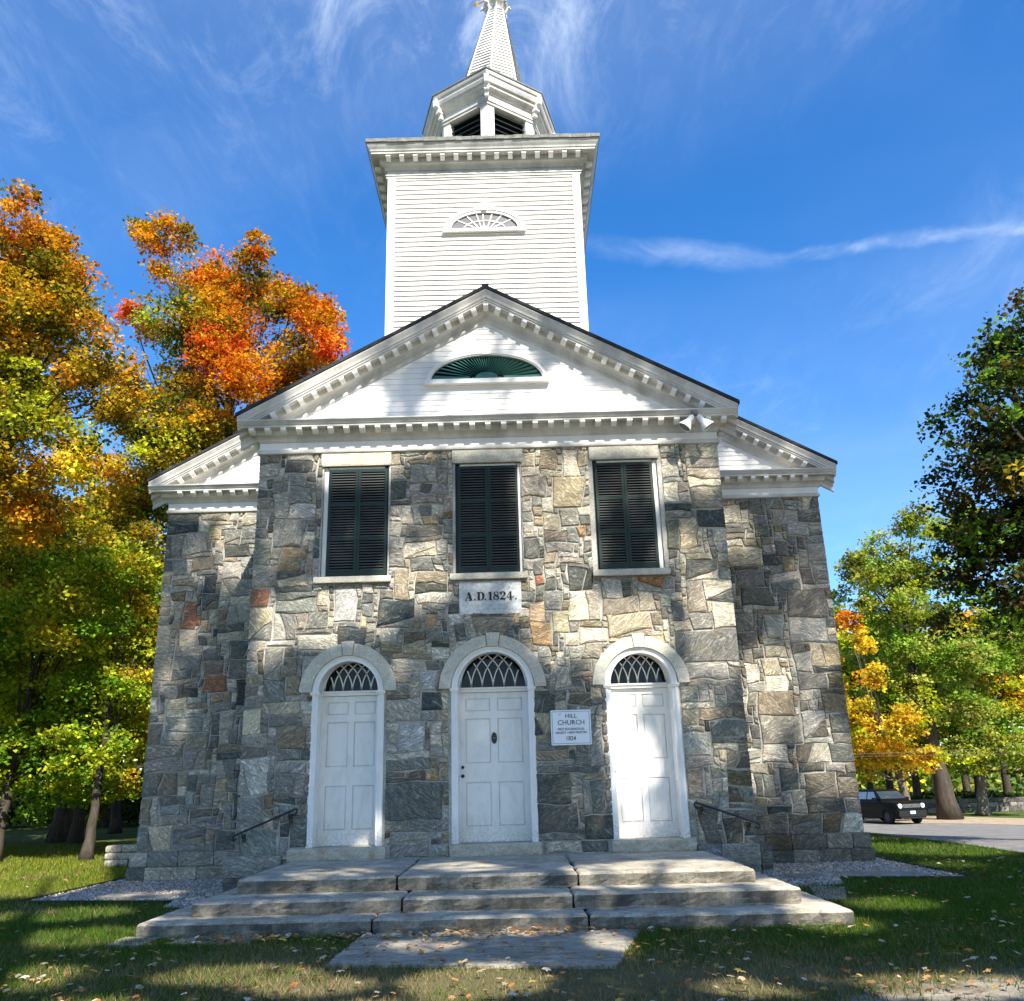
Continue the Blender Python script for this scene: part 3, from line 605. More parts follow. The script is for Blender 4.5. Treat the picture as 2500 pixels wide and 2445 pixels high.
# ---- doors
def ring_seg(mb, cx_, cz_, r0, r1, a0, a1, y0, y1, n):
    for k in range(n):
        t0 = R(a0+(a1-a0)*k/n); t1 = R(a0+(a1-a0)*(k+1)/n)
        mb.prism([(cx_+r0*math.cos(t0), cz_+r0*math.sin(t0)), (cx_+r1*math.cos(t0), cz_+r1*math.sin(t0)), (cx_+r1*math.cos(t1), cz_+r1*math.sin(t1)), (cx_+r0*math.cos(t1), cz_+r0*math.sin(t1))], y0, y1)
for di, (c, h) in enumerate(DOOR):
    cw = 0.10; inn = h-cw; zb, zt = 0.668, 2.895
    ro = 0.835 if di == 1 else 0.758
    # stone arch: two curved pieces and a keystone
    kx = {0: -0.035, 1: 0.025, 2: -0.005}[di]; kw = 8.0
    for a0, a1 in ((1, 90-kw+kx*-40), (90+kw+kx*-40, 179)):
        ar = MB(); ring_seg(ar, c, SPR-0.01, h+0.006, ro, a0, a1, -0.055, 0.05, 14); ar.obj('arch_stone', LIME, church)
    ks = MB(); ring_seg(ks, c, SPR-0.01, h+0.006, ro+0.035, 90-kw+0.7+kx*-40, 90+kw-0.7+kx*-40, -0.068, 0.05, 2); ks.obj('keystone', LIME, church)
    fr = MB()
    for s in (-1, 1):
        a, b_ = sorted((c+s*h, c+s*inn)); fr.box(a, b_, -0.005, 0.07, zb, SPR-0.045)
        a2, b2 = sorted((c+s*(h-.018), c+s*(h-.055))); fr.box(a2, b2, -0.018, -0.005, zb, SPR-0.045)
        fr.box(a-0.012, b_+0.012, -0.035, 0.33, SPR-0.045, SPR-0.022); fr.box(a-0.02, b_+0.02, -0.045, 0.325, SPR-0.022, SPR+0.006)
    ring_seg(fr, c, SPR+0.006, inn+0.02, h, 0, 180, -0.005, 0.06, 28); ring_seg(fr, c, SPR+0.006, h-.04, h-.012, 0, 180, -0.022, -0.005, 28); ring_seg(fr, c, SPR+0.006, inn, inn+.03, 0, 180, -0.014, -0.002, 28)
    fr.obj('door_frame', DOORP, church)
    rv = MB()
    for s in (-1, 1):
        a, b_ = sorted((c+s*(inn+.035), c+s*inn)); rv.box(a, b_, 0.07, 0.345, zb, SPR-0.045)
        for z0, z1 in ((0.80, 1.5), (1.62, 2.45), (2.55, 2.82)):
            a2, b2 = sorted((c+s*inn, c+s*(inn-0.008)))
            rv.box(a2, b2, 0.12, 0.135, z0, z1); rv.box(a2, b2, 0.28, 0.295, z0, z1); rv.box(a2, b2, 0.135, 0.28, z0, z0+.015); rv.box(a2, b2, 0.135, 0.28, z1-.015, z1)
    ring_seg(rv, c, SPR+0.006, inn+.02, inn+.05, 0, 180, 0.06, 0.40, 28)
    rv.obj('door_reveal', DOORP, church)
    tb = MB(); tb.box(c-inn, c+inn, 0.29, 0.36, zt+0.004, zt+0.05); tb.box(c-inn, c+inn, 0.265, 0.36, zt+0.05, zt+0.075); tb.obj('transom', WHITE, church)
    # leaf: rails and stiles proud of the panels
    x0, x1 = c-inn, c+inn; W_ = x1-x0; H_ = zt-zb
    d = MB(); px = [(.09, .45), (.55, .91)]; pz = [(.10, .39), (.515, .82), (.87, .96)]
    X = lambda f: x0+f*W_; Z = lambda f: zb+f*H_
    for a, b_ in ((0, .09), (.45, .55), (.91, 1)): d.box(X(a), X(b_), 0.345, 0.385, Z(0), Z(1))
    for a, b_ in ((0, .10), (.39, .515), (.82, .87), (.96, 1)):
        for q in px: d.box(X(q[0]), X(q[1]), 0.3452, 0.385, Z(a), Z(b_))
    do = d.obj('door', DOORP, church)
    for q in px:
        for w in pz:
            p_ = MB(); xa, xb, za, zb_ = X(q[0]), X(q[1]), Z(w[0]), Z(w[1]); e = 0.022
            vs = [(xa, .372, za), (xb, .372, za), (xb, .372, zb_), (xa, .372, zb_), (xa+e, .352, za+e), (xb-e, .352, za+e), (xb-e, .352, zb_-e), (xa+e, .352, zb_-e)]
            p_.add(vs, [(0,1,5,4), (1,2,6,5), (2,3,7,6), (3,0,4,7), (4,5,6,7)]); p_.obj('panel', DOORP, do)
    if di == 1:
        for zk, rk in ((1.63, 0.028), (1.76, 0.024)):
            k_ = MB(); k_.tube([(x0+0.055, 0.345, zk), (x0+0.055, 0.32, zk), (x0+0.055, 0.305, zk), (x0+0.055, 0.290, zk)], [rk*.6, rk*.7, rk, rk*.6], 12); k_.obj('knob', DARK, do, True)
        pq = MB(); pts = [(c+0.045*math.cos(2*math.pi*k/20), 2.19+0.088*math.sin(2*math.pi*k/20)) for k in range(20)]; pq.prism(pts, 0.335, 0.345); pq.obj('oval_plaque', DARK, do)
        pr = MB(); pts = [(c+0.030*math.cos(2*math.pi*k/20), 2.19+0.012*math.sin(2*math.pi*k/20)) for k in range(20)]; pr.prism(pts, 0.331, 0.335); pr.obj('plaque_emblem', LEAD, do)
    if di == 2:
        k_ = MB(); k_.tube([(x0+0.035, 0.345, 1.64), (x0+0.035, 0.325, 1.64)], 0.014, 10); k_.obj('knob', DARK, do, True)
    # fanlight
    fz = zt+0.075; fr_ = math.sqrt(max(inn**2-(fz-SPR)**2, 0.01))+0.01; g_ = MB(); pts = [(c+fr_*math.cos(math.pi*k/24), fz+fr_*math.sin(math.pi*k/24)) for k in range(25)]
    g_.prism(pts, 0.366, 0.376); fo = g_.obj('fanlight', GLASS, church)
    tr = MB(); nb = 6; rr_ = fr_*1.15
    for k in range(nb+1):
        bx_ = c-fr_*0.94+2*fr_*0.94*k/nb
        for s in (-1, 1):
            prev = None
            for q in range(15):
                t = q/14*R(88); px_ = bx_+s*(rr_-rr_*math.cos(t)); pz_ = fz+rr_*math.sin(t)
                if math.hypot(px_-c, pz_-fz) > fr_-0.004: break
                if prev: tr.bar((prev[0], 0.358, prev[1]), (px_, 0.358, pz_), 0.017, 0.014, (0, 1, 0))
                prev = (px_, pz_)
    tr.obj('tracery', WHITE, fo)
    ir = MB(); ring_seg(ir, c, fz, fr_-0.02, fr_+0.01, 0, 180, 0.345, 0.366, 24); ir.obj('fanlight_frame', WHITE, fo)

# ---- mouldings
def ribbon(rows, mb):                      # rows of points; quads between successive rows
    n = len(rows[0]); vs = [p for r_ in rows for p in r_]; mb.add(vs, [(i*n+k, i*n+k+1, (i+1)*n+k+1, (i+1)*n+k) for i in range(len(rows)-1) for k in range(n-1)])
def path_mould(path, prof, closed=False):  # path (x,y) with outward side on the right hand; mitred
    n = len(path); rows = []
    for o, z in prof:
        row = []
        for i in range(n+(1 if closed else 0)):
            i = i % n; p = Vector(path[i])
            a = Vector(path[i-1]) if (i > 0 or closed) else None; b = Vector(path[(i+1) % n]) if (i < n-1 or closed) else None
            d1 = (p-a).normalized() if a is not None else (b-p).normalized(); d2 = (b-p).normalized() if b is not None else d1
            n1 = Vector((d1.y, -d1.x)); n2 = Vector((d2.y, -d2.x)); m_ = (n1+n2).normalized(); k = 1/max(m_.dot(n1), .3)
            q = p+m_*o*k; row.append((q.x, q.y, z))
        rows.append(row)
    mb = MB(); ribbon(rows, mb); return mb
def cove(o0, z0, o1, z1, n=4): return [(o0+(o1-o0)*(1-math.cos(R(90*k/n))), z0+(z1-z0)*math.sin(R(90*k/n))) for k in range(n+1)]
ENT = [(0.0,6.905),(0.050,6.915),(0.055,6.935),(0.055,6.955),(0.038,6.96),(0.038,6.985),(0.022,6.99),(0.022,7.115),(0.040,7.12),(0.045,7.135)]+cove(0.05,7.14,0.135,7.215)+[(0.15,7.22),(0.155,7.30),(0.285,7.302),(0.285,7.335),(0.30,7.34),(0.315,7.36),(0.345,7.395),(0.352,7.40),(0.352,7.42),(0.0,7.47)]
bay_path = [(-BX, WY), (-BX, 0), (BX, 0), (BX, WY)]
path_mould(bay_path, ENT).obj('cornice', TRIM_OLD_SHADED, church)
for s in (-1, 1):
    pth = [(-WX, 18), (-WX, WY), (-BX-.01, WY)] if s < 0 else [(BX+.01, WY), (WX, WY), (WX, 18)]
    path_mould(pth, ENT).obj('cornice', TRIM_OLD_SHADED, church)
for x0_, x1_, yy_ in ((-BX-.026, BX+.026, -0.026), (-WX-.026, -BX-.03, WY-0.026), (BX+.03, WX+.026, WY-0.026)):
    MB().box(x0_, x1_, yy_, yy_+0.02, 6.992, 7.112).obj('frieze_board', WHITE_OLD, church)
# modillion block: curved bracket under the soffit
mm = MB(); prof = [(0.0, 0.0), (-0.125, 0.0), (-0.125, -0.038), (-0.105, -0.062), (-0.075, -0.075), (-0.04, -0.085), (0.0, -0.088)]
mm.add([(-0.045, a, b) for a, b in prof]+[(0.045, a, b) for a, b in prof], [tuple(range(7)), tuple(range(13, 6, -1))]+[(i, i+7, (i+1) % 7+7, (i+1) % 7) for i in range(7)])
MOD = mm.mesh('modillion'); MOD.materials.append(WHITE)
def modil(x, y, z, rz=0.0, shear=0.0):
    o = bpy.data.objects.new('modillion', MOD); scene.collection.objects.link(o); o.parent = church; o.location = (x, y, z); o.rotation_euler = (0, shear, rz); return o
for k in range(31): modil(-3.975+0.265*k, -0.156, 7.301)
for s in (-1, 1):
    for k in range(9): modil(s*(BX+0.32+0.265*k+0.03), WY-0.156, 7.301)
    for k in range(10): modil(s*(BX+0.156), 0.10+0.3*k, 7.301, R(90)*s)
# raking cornices
RK = [(0.0,-0.505),(0.020,-0.50),(0.030,-0.485),(0.030,-0.40),(0.042,-0.395),(0.048,-0.375)]+[(o, z) for o, z in cove(0.05,-0.372,0.13,-0.325)]+[(0.145,-0.315),(0.155,-0.235),(0.275,-0.233),(0.275,-0.200),(0.29,-0.196),(0.295,-0.165),(0.31,-0.155),(0.318,-0.110),(0.338,-0.065),(0.352,-0.035),(0.352,-0.012),(-0.1,-0.010)]
def rake(apex, half, yw, xin=0.0, sides=(-1, 1)):
    for s in sides:
        mb = MB(); rows = [[(s*xa, yw-o, apex-SLOPE*xa+dz) for xa in (xin, half)] for o, dz in RK]
        ribbon(rows, mb)
        # end cap at the eave
        mb.add([r_[1] for r_ in rows], [tuple(range(len(rows)))])
        mb.obj('raking_cornice', TRIM_OLD_SHADED, church)
rake(A_TOP, BX+EAVE, 0.0)
for s in (-1, 1):
    for k in range(1, 17):
        x = 0.228*k; modil(s*x, -0.156, A_TOP-SLOPE*x-0.236, 0, s*math.atan(SLOPE)*1.0)
modil(0, -0.156, A_TOP-0.262)
M_TOP = 7.5+SLOPE*(WX+EAVE)
rake(M_TOP, WX+EAVE, WY, BX-0.2)
for s in (-1, 1):
    for k in range(12):
        x = 4.05+0.232*k
        if x < 6.55: modil(s*x, WY-0.156, M_TOP-SLOPE*x-0.236, 0, s*math.atan(SLOPE))
# roofs
def roof(apex, half, y0, y1, name='roof'):
    for s in (-1, 1):
        mb = MB(); e = half+0.03; t = 0.06
        p = [(0, apex), (s*e, apex-SLOPE*e), (s*e, apex-SLOPE*e+t), (0, apex+t)]
        if s > 0: p = p
        else: p = p[::-1]
        mb.prism(p, y0, y1); mb.obj(name, SLATE, church)
roof(A_TOP, BX+EAVE, -EAVE-0.02, 4.0); roof(M_TOP, WX+EAVE, WY-EAVE-0.02, 18.3)
MB().box(-0.06, 0.06, -EAVE-0.022, 0.55, A_TOP+0.02, A_TOP+0.075).obj('ridge_cap', SLATE, church)
# tympanum boards
def board(x0b, x1b, x0t, x1t, z0, z1, y, thick_, gap=0.0, mat_=WHITE_OLD, name='clapboard', wig=0.0, parent=None):
    j = [rnd.uniform(-wig, wig) for _ in range(7)]; n = 6; vs = []
    for k in range(n+1):
        f_ = k/n; zz_ = z0+gap+j[k]; xb = x0b+(x1b-x0b)*f_; xt = x0t+(x1t-x0t)*f_
        vs += [(xb, y-thick_, zz_), (xt, y-thick_*0.12, z1), (xb, y+0.002, zz_)]
    fs = []
    for k in range(n):
        a = k*3; b_ = a+3; fs += [(a, b_, b_+1, a+1), (a+2, b_+2, b_, a)]
    fs += [(0, 1, 2), (n*3+2, n*3+1, n*3)]
    m_ = MB(); m_.add(vs, fs); return m_.obj(name, mat_, parent or church)
z = 7.43
while z < A_TOP-0.50:
    z1 = min(z+0.104, A_TOP-0.495); xb = (A_TOP-0.45-z)/SLOPE; xt = (A_TOP-0.45-z1)/SLOPE
    if xb > 0.05: board(-xb, xb, -xt, xt, z, z1, 0.0, 0.007, 0.003, wig=0.0008)
    z += 0.104
MB().prism([(-4.0, 7.42), (4.0, 7.42), (0, A_TOP-0.2)], 0.003, 0.03).obj('sheathing', WHITE_OLD, church)
for s in (-1, 1):
    z = 7.43
    while z < 9.2:
        z1 = z+0.104; xb = min((M_TOP-0.45-z)/SLOPE, 99); xt = (M_TOP-0.45-z1)/SLOPE
        if xb > BX+0.05:
            q = [s*BX, s*xb, s*BX, s*max(xt, BX)]
            if s < 0: q = [q[1], q[0], q[3], q[2]]
            board(*q, z, z1, WY, 0.012, 0.004, wig=0.0008)
        z += 0.104
    q = [(s*BX, 7.42), (s*6.35, 7.42), (s*BX, M_TOP-0.2-SLOPE*BX)]
    MB().prism(q if s > 0 else q[::-1], WY+0.003, WY+0.03).obj('sheathing', WHITE_OLD, church)
# pediment fan
def ell_ring(mb, cx_, cz_, a0, b0, a1, b1, y0, y1, n=36):
    for k in range(n):
        t0 = math.pi*k/n; t1 = math.pi*(k+1)/n
        mb.prism([(cx_+a0*math.cos(t0), cz_+b0*math.sin(t0)), (cx_+a1*math.cos(t0), cz_+b1*math.sin(t0)), (cx_+a1*math.cos(t1), cz_+b1*math.sin(t1)), (cx_+a0*math.cos(t1), cz_+b0*math.sin(t1))], y0, y1)
fc = MB(); FX, FZ = -0.01, 8.20
ell_ring(fc, FX, FZ, 0.965, 0.455, 1.045, 0.53, -0.075, 0.0); ell_ring(fc, FX, FZ, 0.99, 0.478, 1.02, 0.505, -0.09, -0.075); fc.box(FX-1.085, FX+1.085, -0.105, 0, FZ-0.085, FZ-0.002); fc.box(FX-0.07, FX+0.07, -0.10, 0, FZ+0.46, FZ+0.60)
fanc = fc.obj('fan_frame', WHITE, church)
bk = MB(); bk.prism([(FX+0.965*math.cos(math.pi*k/30), FZ+0.455*math.sin(math.pi*k/30)) for k in range(31)], -0.012, 0.0); bk.obj('fan_back', GLASS, fanc)
NB = 31
for k in range(NB):
    t0 = math.pi*(k+0.08)/NB; t1 = math.pi*(k+0.62)/NB
    def P_(t, f_):
        e = f_*0.96; r_ = 1/math.sqrt((math.cos(t)/0.965)**2+(math.sin(t)/0.455)**2); return (FX+math.cos(t)*r_*e, FZ+0.03+math.sin(t)*r_*e*0.93)
    a, b_, c2, d2 = P_(t0, 0.20), P_(t0, 1.0), P_(t1, 1.0), P_(t1, 0.20)
    f1 = MB(); f1.add([(a[0], -.020, a[1]), (b_[0], -.024, b_[1]), (c2[0], -.052, c2[1]), (d2[0], -.034, d2[1]), (a[0], -.014, a[1]), (b_[0], -.014, b_[1]), (c2[0], -.044, c2[1]), (d2[0], -.028, d2[1])], [(0,1,2,3), (7,6,5,4), (0,4,5,1), (1,5,6,2), (2,6,7,3), (3,7,4,0)])
    f1.obj('fan_blade', FAN, fanc)
hb = MB(); hb.prism([(FX+0.20*math.cos(math.pi*k/16), FZ+0.02+0.115*math.sin(math.pi*k/16)) for k in range(17)], -0.062, -0.014); hb.box(FX-0.95, FX-0.21, -0.045, -0.014, FZ, FZ+0.065); hb.box(FX+0.21, FX+0.95, -0.045, -0.014, FZ, FZ+0.065)
hb.obj('fan_hub', FAN, fanc)
for s in (-1, 1):
    sc_ = MB(); ring_seg(sc_, FX+s*0.235, FZ+0.02, 0.035, 0.065, 0, 180, -0.058, -0.012, 8); sc_.obj('fan_scroll', GLASS, fanc)

# ---- tower
TY, TX, TC = 0.6, 1.885, -0.01
tw = MB(); tw.box(TC-TX+.02, TC+TX-.02, TY+.02, TY+2*TX-.02, 8.2, 13.3); tower = tw.obj('tower', WHITE_TOWER, church)
for s in (-1, 1):
    cb = MB(); q = sorted((TC+s*TX, TC+s*(TX-0.15))); cb.box(q[0], q[1], TY-0.025, TY+.15, 8.3, 12.9); q2 = sorted((TC+s*(TX+.003), TC+s*(TX-0.03))); cb.box(q2[0], q2[1], TY+.15, TY+2*TX-.15, 12.6, 12.9); cb.box(q[0], q[1], TY+2*TX-.15, TY+2*TX, 8.3, 12.9)
    cb.obj('corner_board', WHITE_TOWER, tower)
z = 8.45; BP = 0.1072
while z < 12.90:
    z1 = z+BP+0.006
    board(TC-TX+.145, TC+TX-.145, TC-TX+.145, TC+TX-.145, z, min(z1, 12.92), TY+.016, 0.036, 0, WHITE_TOWER, wig=0.0045, parent=tower)
    z += BP
jt = MB()
for q_ in range(36):
    zq = 8.45+BP*rnd.randint(3, 40); xq = TC+rnd.uniform(-1.5, 1.5)
    if zq < 12.7 and not (abs(xq-TC) < .85 and 11.5 < zq < 12.3): jt.add([(xq-.003, TY-.0195, zq+.004), (xq+.003, TY-.0195, zq+.004), (xq+.003, TY+.010, zq+BP-.002), (xq-.003, TY+.010, zq+BP-.002)], [(0,1,2,3)])
tag(jt.obj('board_joints', LEAD, tower), kind='stuff')
sd2 = MB(); z = 8.45
while z < 12.9:
    for s in (-1, 1):
        x = TC+s*(TX-.02); y0, y1 = TY+.15, TY+2*TX-.15
        vs = [(x+s*.022, y0, z), (x+s*.022, y1, z), (x+s*.003, y1, z+BP), (x+s*.003, y0, z+BP), (x, y0, z), (x, y1, z)]
        sd2.add(vs, [(0,1,2,3) if s > 0 else (3,2,1,0), (4,5,1,0) if s > 0 else (0,1,5,4)])
    y = TY+2*TX-.02; sd2.add([(TC-TX, y+.022, z), (TC+TX, y+.022, z), (TC+TX, y+.003, z+BP), (TC-TX, y+.003, z+BP)], [(3,2,1,0)])
    z += BP
tag(sd2.obj('side_siding', WHITE_TOWER, tower), kind='stuff')
TE = [(0.0,12.88),(0.030,12.885),(0.030,12.935),(0.045,12.94),(0.045,12.965),(0.022,12.97),(0.022,13.045),(0.045,13.05)]+cove(0.05,13.055,0.135,13.135)+[(0.15,13.14),(0.155,13.255),(0.30,13.257),(0.30,13.30),(0.315,13.305),(0.325,13.34),(0.355,13.385),(0.38,13.43),(0.38,13.445)]
tp = [(TC-TX, TY), (TC+TX, TY), (TC+TX, TY+2*TX), (TC-TX, TY+2*TX)]
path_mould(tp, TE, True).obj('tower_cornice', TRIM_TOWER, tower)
path_mould(tp, [(0.36,13.445),(0.395,13.447),(0.40,13.52),(0.38,13.535),(0.0,13.62),(-0.9,13.75)], True).obj('tower_roof', LEAD, tower)
for k in range(15):
    modil(TC-1.855+0.265*k, TY-0.156, 13.256)
for s in (-1, 1):
    for k in range(13): modil(TC+s*(TX+0.156), TY+0.12+0.29*k, 13.256, R(90)*s)
# slates along the roof edge
es = MB(); x = TC-TX-0.39
while x < TC+TX+0.36:
    w = rnd.uniform(0.14, 0.24); es.box(x, min(x+w-0.006, TC+TX+.395), TY-0.405-rnd.uniform(0, .008), TY-0.20, 13.455+rnd.uniform(-.008, .004), 13.53+rnd.uniform(-.004, .008)); x += w
tag(es.obj('edge_slates', m_rock('weathered edge slate', (0.12,0.12,0.11), (0.30,0.30,0.27), 5, 0.5), tower), kind='stuff')
# tower lunette
LX, LZ = -0.015, 11.665; lf = MB()
ell_ring(lf, LX, LZ, 0.645, 0.36, 0.755, 0.455, TY-0.062, TY+.01); ell_ring(lf, LX, LZ, 0.71, 0.415, 0.775, 0.475, TY-0.078, TY-.062); lf.box(LX-0.80, LX+0.80, TY-0.09, TY+.01, LZ-0.065, LZ-0.002); lf.box(LX-0.05, LX+0.05, TY-0.10, TY+.01, LZ+0.40, LZ+0.57)
lun = lf.obj('lunette_window', WHITE_TOWER, church)
g_ = MB(); g_.prism([(LX+0.645*math.cos(math.pi*k/30), LZ+0.36*math.sin(math.pi*k/30)) for k in range(31)], TY-0.030, TY-0.02); g_.obj('pane', GREYGLASS, lun)
mu = MB(); yq = TY-0.036
for t in (22, 42, 66, 80+14, 114-0, 138, 158):
    t_ = R(t); r_ = 1/math.sqrt((math.cos(t_)/0.645)**2+(math.sin(t_)/0.36)**2); r0 = 0.10
    mu.bar((LX+r0*math.cos(t_)*1.6, yq, LZ+r0*math.sin(t_)*.6), (LX+r_*math.cos(t_), yq, LZ+r_*math.sin(t_)), 0.020, 0.012, (0, 1, 0))
for k in range(20):
    t0 = math.pi*k/20; t1 = math.pi*(k+1)/20; mu.bar((LX+0.40*math.cos(t0), yq, LZ+0.19*math.sin(t0)), (LX+0.40*math.cos(t1), yq, LZ+0.19*math.sin(t1)), 0.020, 0.014, (0, 1, 0))
mu.prism([(LX+0.10*math.cos(math.pi*k/10), LZ+0.07*math.sin(math.pi*k/10)) for k in range(11)], TY-0.045, TY-0.03)
mu.obj('muntins', WHITE_TOWER, lun)

# ---- belfry (eight sided, an angle to the front)
BCX, BCY = 0.09, 2.49
OV = [(0, -1.64), (0.975, -1.0), (1.27, 0), (0.975, 1.0), (0, 1.64), (-0.975, 1.0), (-1.27, 0), (-0.975, -1.0)]
OV = [(BCX-.01+a*0.97, BCY+b_*0.97) for a, b_ in OV]
bw = MB(); ZB0, ZB1 = 13.5, 14.94
for i in range(8):
    a = Vector(OV[i]); b_ = Vector(OV[(i+1) % 8]); d = (b_-a).normalized(); L = (b_-a).length; nrm = Vector((d.y, -d.x))
    pw = 0.17
    for p0, p1 in ((a, a+d*pw), (b_-d*pw, b_)):
        vs = [(p0.x, p0.y, ZB0), (p1.x, p1.y, ZB0), (p1.x, p1.y, ZB1), (p0.x, p0.y, ZB1)]; q0 = p0-nrm*0.14; q1 = p1-nrm*0.14
        vs += [(q0.x, q0.y, ZB0), (q1.x, q1.y, ZB0), (q1.x, q1.y, ZB1), (q0.x, q0.y, ZB1)]
        bw.add(vs, [(0,1,2,3), (1,5,6,2), (4,0,3,7)])
belfry = bw.obj('belfry', WHITE_TOWER, church)
for i in (7, 0, 1, 6):
    a = Vector(OV[i]); b_ = Vector(OV[(i+1) % 8]); d = (b_-a).normalized(); nrm = Vector((d.y, -d.x)); p0 = a+d*.17-nrm*0.05; p1 = b_-d*.17-nrm*.05
    MB().add([(p0.x-nrm.x*.1, p0.y-nrm.y*.1, ZB0), (p1.x-nrm.x*.1, p1.y-nrm.y*.1, ZB0), (p1.x-nrm.x*.1, p1.y-nrm.y*.1, ZB1), (p0.x-nrm.x*.1, p0.y-nrm.y*.1, ZB1)], [(0,1,2,3)]).obj('louvre_back', DARK, belfry)
    z = 13.62
    while z < ZB1-0.03:
        lb = MB(); q0 = p0-nrm*0.07; q1 = p1-nrm*.07
        lb.add([(p0.x, p0.y, z), (p1.x, p1.y, z), (q1.x, q1.y, z+.075), (q0.x, q0.y, z+.075), (p0.x, p0.y, z-.015), (p1.x, p1.y, z-.015), (q1.x, q1.y, z+.06), (q0.x, q0.y, z+.06)], [(0,1,2,3), (4,5,1,0), (7,6,5,4)])
        lb.obj('louvre', GREEN, belfry); z += 0.135
BE = [(-0.12,14.92),(0.0,14.92),(0.025,14.925),(0.025,14.985),(0.045,14.99),(0.045,15.04),(0.02,15.05),(0.02,15.17),(0.05,15.18)]+cove(0.055,15.185,0.12,15.25)+[(0.135,15.26),(0.14,15.33),(0.18,15.34),(0.205,15.40),(0.21,15.47),(0.235,15.48),(0.25,15.52),(0.25,15.565)]
path_mould(OV, BE, True).obj('belfry_cornice', TRIM_OLD_SHADED, belfry)
path_mould(OV, [(0.24,15.565),(0.27,15.567),(0.27,15.60),(-0.25,15.80),(-0.75,16.05)], True).obj('belfry_roof', LEAD, belfry)
for i in range(8):
    p = Vector(OV[i]); c_ = Vector((BCX, BCY)); d = (p-c_).normalized(); e = Vector((-d.y, d.x)); b2 = MB()
    for o0, o1, z0, z1, w in ((0.02, 0.24, 15.28, 15.46, .045), (0.03, 0.15, 15.16, 15.28, .055), (0.02, 0.09, 15.04, 15.16, .04)):
        o0 += 0.03; o1 += 0.03
        vs = [(p+d*o+e*sg*w) for o, sg in ((o0, -1), (o1, -1), (o1, 1), (o0, 1))]
        b2.add([(v.x, v.y, z0) for v in vs]+[(v.x, v.y, z1) for v in vs], [(3,2,1,0), (4,5,6,7), (0,1,5,4), (1,2,6,5), (2,3,7,6), (3,0,4,7)])
    b2.obj('bracket', WHITE_TOWER, belfry)
# ---- spire with shingle courses
spm = MB(); Z0, Z1 = 15.75, 18.95; nC = 32
def sp_r(z): return 0.93+(0.205-0.93)*(z-Z0)/(Z1-Z0)
def sp_c(z): return (BCX+0.02+(z-Z0)*0.062, BCY)
def octp(z, r_, k):
    c_ = sp_c(z); t = R(-90+45*k); return (c_[0]+r_*math.cos(t), c_[1]+r_*math.sin(t), z)
for q in range(nC):
    z0 = Z0+(Z1-Z0)*q/nC; z1 = Z0+(Z1-Z0)*(q+1)/nC
    vs = [octp(z0, sp_r(z0)+0.026, k) for k in range(8)]+[octp(z1, sp_r(z1)+0.0, k) for k in range(8)]+[octp(z0, sp_r(z0)-.01, k) for k in range(8)]
    spm.add(vs, [(k, (k+1) % 8, (k+1) % 8+8, k+8) for k in range(8)]+[(16+k, 16+(k+1) % 8, (k+1) % 8, k) for k in range(8)])
WSH = m_paint('weathered spire shingle paint', (0.64,0.63,0.60), 0.45, 0.7, peel=0.85)
spire = spm.obj('spire', WSH, church); tag(spire, kind='stuff')
for k in (7, 0, 1):
    hp = MB(); a = Vector(octp(Z0, sp_r(Z0)+0.022, k)); b_ = Vector(octp(Z1, sp_r(Z1)+0.022, k)); hp.bar(a, b_, 0.035, 0.025); hp.obj('hip_strip', WHITE_TOWER, spire)
c_ = sp_c(Z1); cp = MB(); cp.lathe([(0.19,-0.06),(0.24,-0.03),(0.21,0.01),(0.20,0.08),(0.23,0.13),(0.28,0.19),(0.30,0.24),(0.20,0.27),(0.10,0.28),(0.07,0.36),(0.09,0.42),(0.0,0.5)], (c_[0], c_[1], Z1), 16)
for k in range(8):
    t = R(-90+45*k); d = Vector((math.cos(t), math.sin(t), 0)); b0 = Vector((c_[0], c_[1], Z1)); cp.tube([b0+d*0.2+Vector((0,0,.02)), b0+d*0.25+Vector((0,0,.14)), b0+d*0.33+Vector((0,0,.20)), b0+d*0.35+Vector((0,0,.14))], [.035,.04,.04,.025], 6)
cap = cp.obj('finial', WSH, church)
wv = MB(); bz = Z1+0.5; wv.tube([(c_[0], c_[1], bz-.1), (c_[0], c_[1], bz+0.55)], 0.022, 8)
wv.lathe([(0,0),(0.09,0.05),(0.12,0.12),(0.09,0.19),(0,0.24)], (c_[0], c_[1], bz-0.02), 12)
dx = Vector((0.94, -0.34, 0)); c0 = Vector((c_[0], c_[1], bz+0.06))
wv.bar(c0-dx*0.50+Vector((0,0,-.05)), c0+dx*0.50+Vector((0,0,.12)), 0.022, 0.026)
for f_, sz in ((-0.50, .10), (0.50, .09)):
    e = c0+dx*f_+Vector((0,0,.035+f_*.137)); wv.add([e+dx*sz*1.2, e+Vector((0,0,sz)), e-dx*sz*.9, e-Vector((0,0,sz)), e+Vector((0.0,.02,0)), e-Vector((0,.02,0))], [(0,1,4), (1,2,4), (2,3,4), (3,0,4), (1,0,5), (2,1,5), (3,2,5), (0,3,5)])
wv.obj('weather_vane', GOLD, church)

